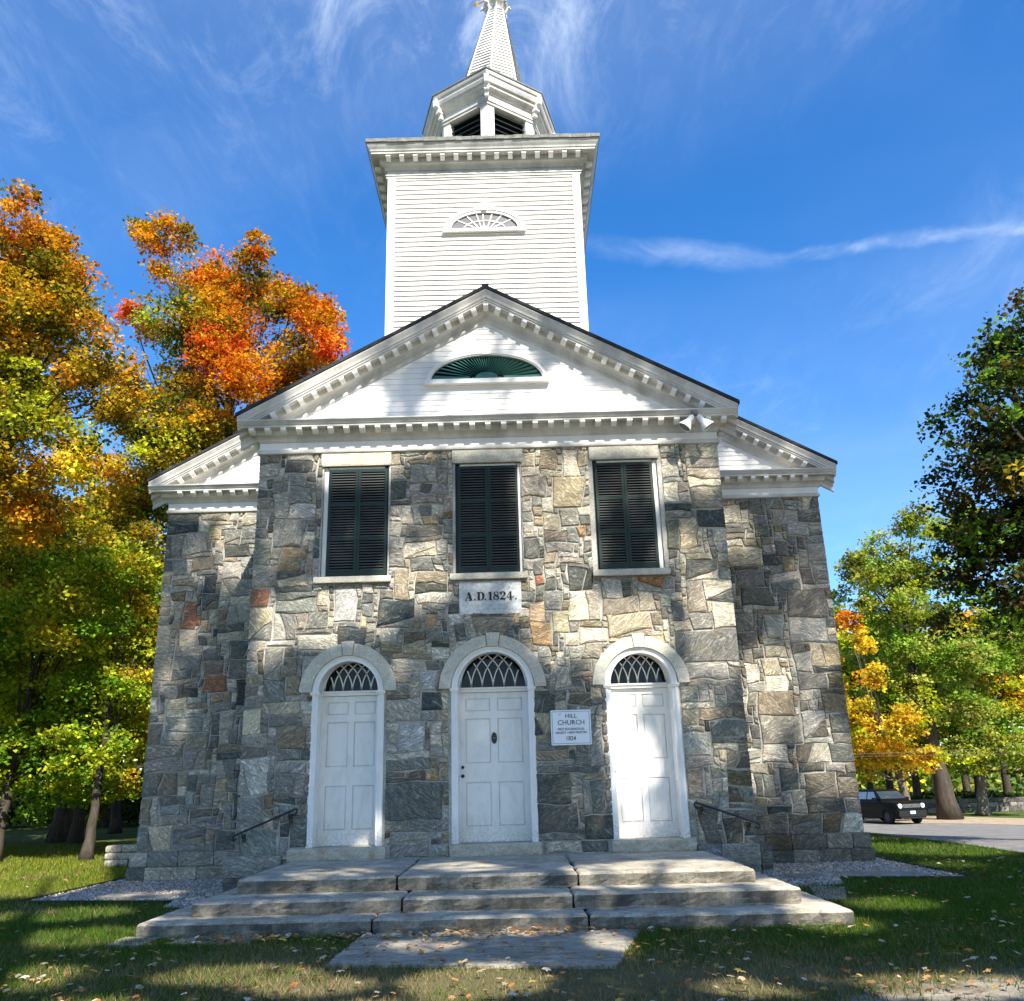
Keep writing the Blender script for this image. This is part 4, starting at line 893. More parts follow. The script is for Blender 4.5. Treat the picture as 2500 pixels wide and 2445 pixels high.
# ================================================================== THINGS ON THE FRONT
sign = empty('church_sign', (1.18, -0.045, 2.03), 'white sign lettered HILL CHURCH on the stones between the middle and right doors', 'sign')
sb = MB(); sb.prism([(0.872,2.05),(0.885,2.037),(1.475,2.037),(1.488,2.05),(1.488,2.545),(1.475,2.558),(0.885,2.558),(0.872,2.545)], -0.062, -0.035); sb.obj('board', SIGNW, sign)
bd = MB()
for a in ((0.893,1.467,2.058,2.063), (0.893,1.467,2.532,2.537), (0.893,0.898,2.063,2.532), (1.462,1.467,2.063,2.532)): bd.box(a[0], a[1], -0.0645, -0.062, a[2], a[3])
bd.obj('border', NAVYTXT, sign)
text_obj('lettering', 'HILL', 1.185, -0.0645, 2.440, 0.088, NAVYTXT, sign, 0.0, 1.06)
text_obj('lettering', 'CHURCH', 1.185, -0.0645, 2.338, 0.100, NAVYTXT, sign, 0.0, 1.0)
text_obj('lettering', 'FIRST ECCLESIASTICAL', 1.18, -0.0645, 2.258, 0.047, NAVYTXT, sign, 0.0004, 0.86)
text_obj('lettering', 'SOCIETY \u2022 NEW PRESTON', 1.18, -0.0645, 2.205, 0.047, NAVYTXT, sign, 0.0004, 0.86)
text_obj('lettering', '1824', 1.17, -0.0645, 2.108, 0.086, NAVYTXT, sign, 0.0005, 0.92)
sw = MB(); thick(sw, [(0.998,2.492),(1.010,2.487),(1.025,2.500),(1.035,2.506)][::1], [0.010,0.006,0.005,0.006], -0.0665, -0.0625); sw.obj('lettering', NAVYTXT, sign)
def handrail(label, a, b_, s):
    h_ = empty('handrail', (a[0], -0.05, a[2]-.1), label, 'handrail', 'wrought iron handrails beside the doors')
    A = Vector(a); B = Vector(b_); d = (B-A).normalized(); mb = MB()
    def curl(p, dd, up_, n=7, r_=0.035): 
        return [p+dd*(math.sin(t)*r_)+up_*((math.cos(t)-1)*r_) for t in [R(230)*k/n for k in range(n+1)]]
    up_ = Vector((0,0,1)); hi = B if B.z > A.z else A; lo = A if B.z > A.z else B; dh = (hi-lo).normalized()
    pts = list(reversed(curl(lo, -dh, up_)))+curl(hi, dh, up_)
    mb.tube(pts, 0.016, 8); mb.obj('rail', DARK, h_, True)
    for f_ in (0.12, 0.90):
        p = lo+(hi-lo)*f_; br = MB(); br.tube([p, p+Vector((0,0,-.05)), p+Vector((0,.05,-.085)), p+Vector((0,.13,-.085))], 0.010, 6); br.box(p.x-.022, p.x+.022, -0.05, -0.025, p.z-.15, p.z-.03); br.obj('bracket', DARK, h_)
handrail('black iron handrail on the stones left of the left door', (-3.84, -0.17, 0.88), (-2.97, -0.17, 1.22), -1)
handrail('black iron handrail on the rust stained stones right of the right door', (2.98, -0.17, 1.16), (3.85, -0.17, 0.86), 1)
fl = empty('floodlight', (3.55, -0.35, 7.2), 'twin white bell shaped floodlights under the right end of the pediment', 'floodlight')
fb = MB(); fb.lathe([(0.0,-0.03),(0.05,-0.03),(0.06,0.0),(0.06,0.04)], (3.47, -0.33, 7.33), 12); fb.obj('mount', LEAD, fl)
for s in (-1, 1):
    p = Vector((3.47+s*0.045, -0.36, 7.28)); d = Vector((s*0.60, -0.05, -0.80)).normalized(); b3 = MB(); b3.tube([p, p+d*.05, p+d*.11, p+d*.18, p+d*.25, p+d*.27], [.035,.05,.052,.085,.115,.118], 16, False); b3.obj('lamp_housing', WHITE, fl, True)
    b4 = MB(); b4.tube([p+d*.24, p+d*.247], [.10,.10], 16); b4.obj('lens', GREYGLASS, fl)

# ================================================================== STEPS
steps = empty('stone_steps', (0, -1.9, 0), 'three wide worn granite steps in front of the church doors', 'steps')
def step(y_l, y_r, hx_l, hx_r, joints, z0, z1, yb, sd_):
    xs_ = [hx_l]+joints+[hx_r]
    def yf(x): return y_l+(y_r-y_l)*(x-hx_l)/(hx_r-hx_l)
    for i in range(len(xs_)-1):
        g = 0.010; a = xs_[i]+(g if i else 0); b_ = xs_[i+1]-(g if i < len(xs_)-2 else 0)
        dy = rnd.uniform(-.02, .02); slab([(a, yf(a)+dy), (b_, yf(b_)+dy), (b_, yb), (a, yb)], z0, z1+rnd.uniform(-.008, .008), 0.11, 0.019, 0.034, sd_+i).obj('step_slab', GRANITE, steps)
step(-3.60, -3.92, -3.80, 3.80, [-1.25, 1.05], 0.0, 0.17, -0.6, 100)
step(-3.27, -3.44, -3.34, 3.42, [-0.98, 0.92], 0.165, 0.335, -0.4, 110)
step(-2.58, -2.92, -3.04, 3.07, [-1.12, 1.02], 0.33, 0.495, -0.02, 120)

# ================================================================== GROUND
def inpoly(x, y, poly):
    c = False; n = len(poly)
    for i in range(n):
        x1, y1 = poly[i]; x2, y2 = poly[(i+1) % n]
        if (y1 > y) != (y2 > y) and x < (x2-x1)*(y-y1)/(y2-y1)+x1: c = not c
    return c
def npin(X, Y, poly):
    c = np.zeros(X.shape, bool); n = len(poly)
    for i in range(n):
        x1, y1 = poly[i]; x2, y2 = poly[(i+1) % n]
        if y1 == y2: continue
        c ^= ((y1 > Y) != (y2 > Y)) & (X < (x2-x1)*(Y-y1)/(y2-y1)+x1)
    return c
def ss(t): t = np.clip(t, 0, 1); return t*t*(3-2*t)
def hgt(x, y): return -1.0*ss((np.asarray(y)-3)/28)*ss((np.asarray(x)-7.5)/6)
def sheet(name, poly, z, m, kind='structure', parent=None):
    mb = MB(); mb.add([(x, y, z) for x, y in poly], [tuple(range(len(poly)))]); return tag(mb.obj(name, m, parent), kind=kind)
def m_lawn():
    m, nt, b = mat('lawn soil and turf', (0.06,0.08,0.03), 0.95, 0.1); p = pos(nt)
    n1 = noise_n(nt, 0.9, 5, 0.6, 0.3, p).outputs[0]; n2 = noise_n(nt, 28, 6, 0.8, 0.5, p).outputs[0]; n3 = noise_n(nt, 0.05, 3, 0.5, 0, p).outputs[0]
    c = ramp(nt, n1, [(0.35, (0.045,0.075,0.018)), (0.55, (0.085,0.12,0.03)), (0.75, (0.15,0.14,0.055))])
    c = mixc_(nt, 1.0, c, ramp(nt, n2, [(0.3, (0.45,)*3), (0.7, (1.5,)*3)]), 'MULTIPLY'); sp = nt.nodes.new('ShaderNodeSeparateXYZ'); nt.links.new(p, sp.inputs[0])
    e = M(nt, 'MULTIPLY', M(nt, 'MINIMUM', M(nt, 'SUBTRACT', sp.outputs[0], 1.3), 2.6), 0.45); s_ = M(nt, 'ADD', M(nt, 'SUBTRACT', e, sp.outputs[1]), -7.5)
    s_ = M(nt, 'ADD', s_, M(nt, 'MULTIPLY', M(nt, 'SUBTRACT', noise_n(nt, 2.2, 6, 0.7, 0.4, p).outputs[0], 0.5), 1.3))
    wr_ = nt.nodes.new('ShaderNodeMapRange'); nt.links.new(M(nt, 'ADD', M(nt, 'MULTIPLY', sp.outputs[1], -1.0), M(nt, 'MULTIPLY', noise_n(nt, 1.6, 6, 0.7, 0.4, p).outputs[0], 2.4)), wr_.inputs[0]); wr_.inputs[1].default_value = 5.6; wr_.inputs[2].default_value = 7.0; wr_.inputs[4].default_value = 0.6
    c = mixc_(nt, wr_.outputs[0], c, (0.15, 0.115, 0.065))
    mk = nt.nodes.new('ShaderNodeMapRange'); nt.links.new(M(nt, 'MULTIPLY', s_, M(nt, 'GREATER_THAN', sp.outputs[0], -1.0)), mk.inputs[0]); mk.inputs[1].default_value = -0.02; mk.inputs[2].default_value = 0.30
    dc_ = ramp(nt, noise_n(nt, 3.5, 7, 0.75, 0.2, p).outputs[0], [(0.35, (0.13,0.105,0.075)), (0.5, (0.27,0.235,0.175)), (0.68, (0.42,0.375,0.30))])
    c = mixc_(nt, mk.outputs[0], c, dc_)
    nt.links.new(c, b.inputs['Base Color']); bump(nt, b, n2, 0.6, 0.03); return m
LAWN = m_lawn()
gx = np.concatenate([[-700,-60,-20,0,5], np.arange(7, 18, .75), [20,24,30,50,110,700]]); gy = np.concatenate([[-600,-60,-20,-5], np.arange(2, 36, 1.25), [40,50,70,120,900]])
XX, YY = np.meshgrid(gx, gy, indexing='ij'); nx, ny = XX.shape; Vg = np.stack([XX, YY, hgt(XX, YY)], -1).reshape(-1, 3)
Fg = np.array([(i*ny+j, (i+1)*ny+j, (i+1)*ny+j+1, i*ny+j+1) for i in range(nx-1) for j in range(ny-1)])
tag(link('lawn', fast_mesh('lawn', Vg, Fg), LAWN, None, True), kind='structure')
def resample(pl, n):
    d = np.cumsum([0]+[math.dist(a, b) for a, b in zip(pl[:-1], pl[1:])]); t = np.linspace(0, d[-1], n); return np.stack([np.interp(t, d, [p[0] for p in pl]), np.interp(t, d, [p[1] for p in pl])], -1)
def strip(name, A_, B_, n, m_, lift, mt):
    a = resample(A_, n); b = resample(B_, n); f_ = np.linspace(0, 1, m_)[None,:,None]; G_ = a[:,None]*(1-f_)+b[:,None]*f_; Z_ = hgt(G_[:,:,0], G_[:,:,1])+lift
    V_ = np.concatenate([G_, Z_[:,:,None]], -1).reshape(-1, 3); F_ = np.array([(i*m_+j, i*m_+j+1, (i+1)*m_+j+1, (i+1)*m_+j) for i in range(n-1) for j in range(m_-1)])
    return tag(link(name, fast_mesh(name, V_, F_), mt, None, True), kind='structure')
ROADM = m_rock('worn asphalt', (0.13,0.125,0.115), (0.23,0.22,0.205), 1.2, 0.3, None, (1,1,1))
RN = [(9.7,-40),(9.7,-10),(9.72,3.7),(9.88,6.0),(9.9,8.5),(10.07,12.2),(9.6,19),(6.5,30),(0,44),(-2,95)]
RF = [(26,-40),(26,-10),(26,12),(25.5,22),(24.3,30),(22.9,32.8),(21.4,34.3),(18.6,36.8),(10,50),(6,95)]
ROAD = RN+RF[::-1]
strip('road', RN, RF, 120, 24, 0.03, ROADM)
strip('road_shoulder', [(26.02,12),(25.52,22),(24.35,30),(22.95,32.9),(21.45,34.4),(18.6,36.9)], [(33,14),(32,25),(28,35),(26.5,38.5),(25,42.3),(21,44)], 40, 6, 0.02, m_rock('leafy roadside gravel', (0.24,0.18,0.12), (0.44,0.36,0.26), 2.0, 0.5, (0.30,0.15,0.06), (1,1,1)))
GRAVM = m_rock('crushed gravel', (0.18,0.16,0.13), (0.46,0.42,0.35), 14, 0.9, (0.10,0.09,0.08), (1,1,1))
GL = [(-7.05,0.18),(-4.62,-0.30),(-4.55,-0.9),(-3.80,-1.0),(-3.80,3.1),(-6.6,3.1),(-6.6,16),(-7.25,16),(-6.95,3.2)]
GR = [(6.98,-0.05),(5.15,0.42),(4.95,-0.3),(3.80,-0.6),(3.80,3.1),(6.6,3.1),(6.6,16),(7.3,16),(6.95,3.2)]
for k, G in enumerate((GL, GR)): tag(sheet('gravel_bed', G, 0.008, GRAVM), label='grey gravel strip along the %s church wall' % ('left' if k == 0 else 'right'))
rs = np.random.RandomState(3)
def pebbles(poly, n, r0, r1, name, label, tints, box=None):
    xs_ = [p[0] for p in poly]; ys_ = [p[1] for p in poly]; b = box or (min(xs_), max(xs_), min(ys_), max(ys_))
    X = rs.uniform(b[0], b[1], n*4); Y = rs.uniform(b[2], b[3], n*4); k = npin(X, Y, poly); X = X[k][:n]; Y = Y[k][:n]; n = len(X)
    base = np.array([(1,0,0),(0,1,0),(-1,0,0),(0,-1,0),(0,0,1.0)]); tri = np.array([(0,1,4),(1,2,4),(2,3,4),(3,0,4)])
    r_ = rs.uniform(r0, r1, n)[:, None, None]; th = rs.uniform(0, 6.28, n); jit = rs.uniform(0.6, 1.3, (n, 5, 1))
    V = base[None]*jit*np.array([1, .75, .65])*r_; c, s = np.cos(th)[:, None], np.sin(th)[:, None]
    Vx = V[:,:,0]*c-V[:,:,1]*s+X[:,None]; Vy = V[:,:,0]*s+V[:,:,1]*c+Y[:,None]; Vz = V[:,:,2]+0.006+rs.uniform(0, r0, n)[:,None]
    V = np.stack([Vx, Vy, Vz], -1).reshape(-1, 3); F = (tri[None]+5*np.arange(n)[:,None,None]).reshape(-1, 3)
    t = np.array(tints)[rs.randint(0, len(tints), n)]*rs.uniform(0.75, 1.2, (n,1)); col = np.concatenate([np.repeat(t, 5, 0), np.ones((n*5,1))], 1)
    return tag(link(name, fast_mesh(name, V, F, col, 3), PEB), label=label, cat='gravel', kind='stuff')
PEB = m_tint('pebbles'); GT = [(0.56,0.51,0.42),(0.38,0.35,0.29),(0.22,0.20,0.17),(0.66,0.60,0.50),(0.40,0.31,0.22)]
pebbles(GL, 9000, 0.012, 0.035, 'gravel', 'loose pale gravel along the left wall of the church', GT, (-7.1,-3.8,-1,4.5))
pebbles(GR, 9000, 0.012, 0.035, 'gravel', 'loose pale gravel along the right wall of the church', GT, (3.8,7.1,-.6,4.5))
pebbles([(-1.25,-3.66),(1.6,-3.80),(1.5,-3.95),(-1.2,-3.82)], 700, 0.008, 0.02, 'gravel', 'narrow line of pale grit between the bottom step and the flagstone', [(0.6,0.58,0.54),(0.45,0.43,0.4)])
# thin dark edging strips
for lab, P_ in (('dark metal edging along the left gravel strip', [(-4.62,-0.32),(-7.07,0.17),(-6.97,3.2),(-7.27,16)]), ('dark metal edging along the right gravel strip', [(5.15,0.40),(7.0,-0.07),(6.97,3.2),(7.32,16)])):
    mb = MB()
    for a, b_ in zip(P_[:-1], P_[1:]): mb.bar((a[0], a[1], 0.02), (b_[0], b_[1], 0.02), 0.012, 0.05)
    tag(mb.obj('garden_edging', DARK), label=lab, cat='edging')
def flag(label, poly, z0, z1, seed, m=FLAG, group=None):
    o = slab(poly, z0, z1, 0.10, 0.014, 0.012, seed).obj('flagstone', m); tag(o, label=label, cat='flagstone', group=group); return o
flag('large flat flagstone in the grass in front of the bottom step', [(-1.40,-5.35),(1.12,-5.78),(1.56,-3.98),(-1.33,-3.72)], -0.02, 0.035, 200)
flag('flat stone in the grass beside the right end of the steps', [(4.05,-2.04),(4.42,-1.92),(4.82,-0.75),(4.40,-0.42)], -0.02, 0.03, 201)
flag('long pale flagstone in the gravel at the right wall', [(5.3,0.62),(6.5,0.35),(6.6,0.85),(5.4,1.3)], 0.0, 0.035, 202)
flag('grey flagstone in the gravel left of the steps', [(-6.1,0.35),(-4.9,0.1),(-4.8,0.6),(-6.0,0.9)], 0.0, 0.035, 203)
flag('small flat stone near the right plinth in the gravel', [(4.5,0.5),(5.1,0.55),(5.0,1.1),(4.5,1.1)], 0.0, 0.035, 204)
for k, (x0, x1, lab) in enumerate(((-3.95,-3.55,'leftmost flat stone wedged under the bottom step'), (-3.3,-3.05,'small flat stone wedged under the left part of the bottom step'), (-3.0,-2.45,'longer flat stone wedged under the left part of the bottom step'))):
    tag(slab([(x0,-4.0-.02*k),(x1,-4.05),(x1+.03,-3.6),(x0,-3.5)], -0.01, 0.035, 0.09, 0.02, 0.012, 210+k).obj('flat_stone', FLAG), label=lab, cat='stone')

# ---- grass blades
STEPP = [(-3.85,-3.65),(3.85,-3.98),(3.85,0),(-3.85,0)]; FLAGP = [(-1.38,-5.33),(1.10,-5.75),(1.54,-3.9),(-1.33,-3.6)]
def vnoise(X, Y, s, seed):
    g = np.random.RandomState(seed).rand(64, 64); x = (X*s) % 64; y = (Y*s) % 64; i = np.floor(x).astype(int); j = np.floor(y).astype(int); fx = x-i; fy = y-j
    fx = fx*fx*(3-2*fx); fy = fy*fy*(3-2*fy); i1 = (i+1) % 64; j1 = (j+1) % 64; i %= 64; j %= 64
    return (g[i,j]*(1-fx)+g[i1,j]*fx)*(1-fy)+(g[i,j1]*(1-fx)+g[i1,j1]*fx)*fy
def blades(x0, x1, y0, y1, dens, h0, h1, w):
    n = int((x1-x0)*(y1-y0)*dens); X = rs.uniform(x0, x1, n); Y = rs.uniform(y0, y1, n)
    k = ~(npin(X, Y, STEPP) | npin(X, Y, FLAGP) | npin(X, Y, GL) | npin(X, Y, GR) | npin(X, Y, ROAD)); k &= ~((np.abs(X) < 6.7) & (Y > 3.1)) & ~((np.abs(X) < 3.9) & (Y > -0.1))
    sd_ = -Y-7.5+0.45*np.minimum(X-1.3, 2.6)+0.9*(vnoise(X, Y, 2.2, 5)-.5); k &= ~((X > -1) & (rs.rand(n) < np.clip(0.5+sd_*1.6, 0, 0.93)))
    dry = vnoise(X, Y, 0.9, 9)*0.6+vnoise(X, Y, 3.1, 8)*0.4; dc = np.exp(-((X-1.0)/3.0)**2-((Y+6.2)/1.1)**2)*1.0+np.exp(-((X+1.9)/1.5)**2-((Y+4.8)/0.7)**2)*0.55
    k &= ~((rs.rand(n) < dc*0.8)); k &= rs.rand(n) > (dry-0.62)*2.0
    X, Y, dry, dc = X[k], Y[k], dry[k], dc[k]; n = len(X); H0 = hgt(X, Y)
    h = rs.uniform(h0, h1, n)*(1.15-0.5*dc); th = rs.uniform(0, 6.28, n); lean = rs.uniform(-1, 1, (n, 2))*h[:,None]*0.8
    dx, dy = np.cos(th)*w*rs.uniform(.6, 1.2, n), np.sin(th)*w*rs.uniform(.6, 1.2, n)
    V = np.stack([np.stack([X-dx, Y-dy, H0], -1), np.stack([X+dx, Y+dy, H0], -1), np.stack([X+lean[:,0], Y+lean[:,1], h+H0], -1)], 1).reshape(-1, 3)
    pd = np.clip(0.14+dc*0.9-0.12*np.clip((X-2.5)/3, 0, 1)+(dry-0.5)*0.9, 0.04, 0.95); isd = rs.rand(n) < pd
    g = np.array([0.055,0.120,0.014])*rs.uniform(0.6, 1.5, (n,1)); g[:,0] *= rs.uniform(0.8, 1.6, n); d = np.array([0.27,0.205,0.10])*rs.uniform(0.5, 1.3, (n,1))
    sunlit_tone = ((X < -6.9) & (Y > 0.5))[:,None]; g = np.where(sunlit_tone, g*np.array([2.3, 1.55, 1.3]), g); c = np.where(isd[:,None], d, g); col = np.concatenate([np.repeat(c, 3, 0), np.ones((3*n,1))], 1)  # sunlight put into the blade colour on the left-back lawn strip
    return V, col
parts = [blades(-6.5, 7.5, -8.3, -2.0, 2600, 0.030, 0.075, 0.0045), blades(-11, -3.8, -2.0, 3.5, 900, 0.035, 0.07, 0.007), blades(3.8, 11, -2.0, 4.5, 1100, 0.035, 0.07, 0.007),
         blades(-17, -6.7, 3.5, 16, 330, 0.04, 0.09, 0.012), blades(6.7, 10.2, 4.5, 13, 450, 0.04, 0.08, 0.010)]
V = np.concatenate([p[0] for p in parts]); C_ = np.concatenate([p[1] for p in parts])
tag(link('grass', fast_mesh('grass', V, np.arange(len(V)).reshape(-1, 3), C_, 3), GRASS), label='short green and dry grass round the steps', cat='grass', kind='stuff')

# ---- fallen leaves
LC = [(0.48,0.24,0.09),(0.55,0.42,0.26),(0.62,0.54,0.42),(0.38,0.15,0.05),(0.30,0.18,0.08),(0.52,0.35,0.08)]
def star(r_):      # small five lobed leaf outline
    out = []; q_ = [rnd.uniform(.75, 1.1) if k % 2 == 0 else rnd.uniform(.42, .7) for k in range(10)]
    for k in range(10): out.append((q_[k]*r_*math.cos(k*math.pi/5+.15*(k % 3)), q_[k]*r_*.85*math.sin(k*math.pi/5+.15*(k % 3))))
    return out
mb = MB()
def add_leaf(mb, x, y, z, r_, col):
    th = rnd.uniform(0, 6.28); a, b_ = rnd.uniform(-.6, .6), rnd.uniform(-.6, .6); vs = []
    for i, (u, v) in enumerate(star(r_)):
        xx = u*math.cos(th)-v*math.sin(th); yy = u*math.sin(th)+v*math.cos(th); vs.append((x+xx, y+yy, z+abs(a)*r_+xx*a*.6+yy*b_*.6+(r_*.12 if i % 2 else 0)))
    vs.append((x, y, z+abs(a)*r_)); mb.add(vs, [(i, (i+1) % 10, 10) for i in range(10)], (*col, 1))
cnt = 0
while cnt < 2300:
    t = rnd.random()
    if t < 0.55: x, y = rnd.uniform(-6.5, 7.5), rnd.uniform(-8.3, -3.9)
    elif t < 0.7: x, y = rnd.uniform(-3, 2), -4.0+rnd.gauss(0, .12)
    elif t < 0.85: x, y = rnd.uniform(4.2, 9.6), rnd.uniform(-4, 4)
    else: x, y = rnd.uniform(-16, -4.5), rnd.uniform(-4, 10)
    if inpoly(x, y, STEPP) or (abs(x) < 6.9 and y > 3): continue
    if noise.noise((x*.6, y*.6, 4.2)) < rnd.uniform(-.5, .25): continue
    c = rnd.choice(LC); k = rnd.uniform(0.6, 1.1); add_leaf(mb, x, y, 0.03+rnd.uniform(0, .03), rnd.uniform(0.022, 0.048), tuple(q*k for q in c)); cnt += 1
tag(mb.obj('fallen_leaves', m_leaf('dry leaf', 0.2, 0.8)), label='dry maple leaves scattered over the grass', cat='leaves', kind='stuff')
DRY = m_leaf('fallen maple leaf', 0.15, 0.8)
for (x, y, z, r_, c, lab) in ((-0.95,-3.38,0.175,0.06,3,'curled orange brown leaf at the foot of the middle step'), (-2.45,-3.42,0.175,0.05,5,'yellow leaf on the left part of the bottom step'), (-3.22,-3.40,0.175,0.05,5,'small yellow leaf at the left end of the bottom step'), (0.55,-3.60,0.175,0.028,2,'tiny pale leaf on the middle of the bottom step'), (-0.62,-3.16,0.34,0.028,2,'tiny pale leaf on the second step')):
    mb = MB(); add_leaf(mb, x, y, z, r_, LC[c]); tag(mb.obj('fallen_leaf', DRY), label=lab, cat='leaf')

# ================================================================== TREES
TREES = {
'A': (14, [(-11.77, 20.4, 1.06, 2), (-10.35, 19.47, 1.25, 2), (-8.99, 19.21, 1.05, 2), (-7.41, 18.19, 1.13, 2), (-6.24, 17.2, 0.85, 3), (-13.6, 18.59, 0.49, 4), (-12.56, 17.71, 0.49, 4), (-11.21, 17.35, 1.31, 0), (-9.23, 17.08, 1.5, 2), (-7.12, 16.19, 1.39, 2), (-5.62, 15.73, 0.66, 4), (-11.35, 15.7, 1.02, 1), (-9.68, 15.65, 1.11, 4), (-8.33, 14.7, 1.01, 3), (-10.27, 13.86, 1.36, 1), (-11.71, 13.71, 1.36, 0), (-11.06, 12.53, 1.44, 0), (-9.31, 13.06, 0.9, 1), (-7.8, 14.99, 0.92, 2), (-10.04, 17.95, 0.94, 0), (-12.77, 20.65, 0.47, 2), (-8.46, 19.86, 0.58, 2), (-6.07, 17.83, 0.47, 3)]),
'B': (4, [(-11.17, 14.49, 0.76, 2), (-10.56, 14.61, 0.33, 2), (-11.15, 13.47, 0.87, 1), (-10.26, 13.31, 0.62, 1), (-9.8, 13.58, 0.25, 2), (-10.58, 12.06, 1.04, 1), (-9.5, 12.17, 0.43, 1), (-10.86, 10.73, 0.95, 0), (-9.74, 11.23, 0.66, 1), (-8.75, 10.93, 0.54, 1), (-8.49, 11.26, 0.3, 2), (-10.28, 9.94, 0.65, 0), (-9.27, 10.3, 0.54, 1), (-8.1, 10.39, 0.42, 2), (-9.12, 9.15, 0.4, 0), (-10.31, 9.3, 0.65, 0), (-10.39, 8.32, 0.74, 1), (-8.51, 9.89, 0.53, 1), (-10.5, 7.48, 0.68, 2), (-11.79, 12.1, 1.09, 1), (-11.71, 10.11, 1.06, 1), (-11.41, 8.23, 1.03, 1)]),
'C': (17, [(-14.76, 12.94, 1.18, 5), (-16.0, 13.39, 1.09, 5), (-13.51, 12.28, 1.07, 1), (-13.95, 10.87, 1.26, 1), (-12.67, 11.64, 0.78, 0), (-15.2, 11.71, 1.17, 1), (-13.01, 13.1, 0.79, 0)]),
'D': (9, [(-12.78, 9.12, 1.08, 1), (-11.55, 8.49, 1.0, 0), (-12.55, 7.49, 1.2, 6), (-10.84, 7.29, 1.13, 6), (-9.57, 7.26, 0.78, 6), (-12.31, 5.78, 1.17, 7), (-10.79, 5.74, 1.18, 6), (-9.54, 5.7, 0.69, 6), (-12.22, 4.14, 1.02, 7), (-10.85, 3.97, 1.15, 7), (-9.66, 4.21, 0.75, 6), (-11.9, 2.83, 0.67, 7), (-10.69, 2.67, 0.67, 7), (-9.57, 2.77, 0.53, 7), (-9.93, 1.89, 0.34, 6), (-11.09, 1.67, 0.4, 7), (-13.88, 7.81, 1.28, 1), (-13.68, 5.67, 1.25, 7), (-13.36, 3.65, 1.22, 7), (-13.01, 6.78, 0.42, 3), (-9.53, 8.28, 0.43, 1)]),
'R1': (4, [(12.21, 11.53, 0.42, 8), (11.93, 10.73, 0.59, 8), (11.45, 10.09, 0.47, 8), (10.92, 9.52, 0.47, 8), (11.7, 9.31, 0.64, 9), (10.6, 8.59, 0.40, 8), (11.04, 8.33, 0.69, 9), (10.6, 7.38, 0.6, 9), (11.3, 7.35, 0.68, 8), (10.35, 6.56, 0.45, 8), (10.87, 6.31, 0.72, 8), (10.28, 5.52, 0.6, 8), (10.94, 5.28, 0.6, 8), (10.34, 4.75, 0.49, 8), (12.56, 10.06, 0.94, 8), (12.27, 8.17, 1.03, 8), (11.89, 6.39, 1.0, 8), (11.49, 5.04, 0.87, 8)]),
'R2': (37, [(23.96, 15.61, 1.26, 10), (25.42, 14.92, 1.1, 10), (26.94, 16.03, 0.82, 10), (21.47, 13.73, 1.12, 10), (22.92, 13.05, 1.49, 10), (25.04, 12.68, 1.55, 10), (20.93, 12.16, 0.98, 10), (20.13, 10.93, 0.73, 10), (22.58, 10.86, 1.22, 10), (24.31, 10.2, 1.37, 10), (23.9, 7.78, 1.5, 11), (22.19, 8.42, 1.21, 11), (25.5, 7.44, 1.49, 11), (23.25, 5.72, 1.55, 10), (25.22, 5.09, 1.48, 11), (22.16, 6.34, 1.04, 11)]),
'R3': (36, [(19.31, 9.85, 0.78, 3), (19.4, 8.35, 0.77, 5), (19.44, 6.59, 0.88, 5), (19.77, 4.87, 1.16, 5), (19.27, 3.48, 1.15, 5), (20.84, 4.27, 1.21, 5), (20.91, 2.88, 1.28, 5), (19.33, 1.96, 0.97, 5), (21.96, 2.3, 0.97, 5)]),
'R4': (40, [(29.16, 8.36, 1.75, 11), (31.33, 9.58, 1.6, 11), (30.31, 6.13, 1.89, 5), (28.64, 4.03, 1.71, 11), (27.12, 2.57, 1.24, 10), (29.59, 2.51, 1.53, 10), (32.58, 6.38, 2.2, 10), (28.37, 5.87, 1.25, 11)]),
}
PALT = [(0.115,0.130,0.016),(0.43,0.31,0.022),(0.60,0.30,0.018),(0.68,0.20,0.014),(0.68,0.11,0.026),(0.80,0.62,0.055),(0.40,0.45,0.028),(0.15,0.28,0.022),(0.026,0.050,0.016),(0.085,0.060,0.018),(0.36,0.38,0.08),(0.24,0.35,0.045)]
MIXT = {0:(0,1,6), 1:(1,0,1,2), 2:(2,3,2,1,0), 3:(3,2,3,2), 4:(4,3,4,2), 5:(5,1,6,5,2), 6:(6,7,6,1), 7:(7,6,7,6), 8:(8,8,7,9), 9:(9,8,9,8,1), 10:(10,11,6,0), 11:(11,7,10)}
def leaf_geo(P, size, rs_, up=0.5, col=None):
    n = len(P); nrm = rs_.normal(0, 1, (n, 3)); nrm[:,2] = np.abs(nrm[:,2])+up; nrm /= np.linalg.norm(nrm, axis=1)[:,None]
    a = np.cross(nrm, rs_.normal(0, 1, (n, 3))); a /= np.linalg.norm(a, axis=1)[:,None]+1e-9; b = np.cross(nrm, a)
    s = (size*rs_.uniform(0.65, 1.25, n))[:,None]; f = nrm*s*0.18
    V = np.stack([P-a*s*0.55, P-b*s*0.48-f+a*s*.08, P+a*s*0.62, P+b*s*0.48-f+a*s*.08], 1).reshape(-1, 3)
    F = np.arange(4*n).reshape(-1, 4); c = np.concatenate([np.repeat(col, 4, 0), np.ones((4*n, 1))], 1); return V, F, c
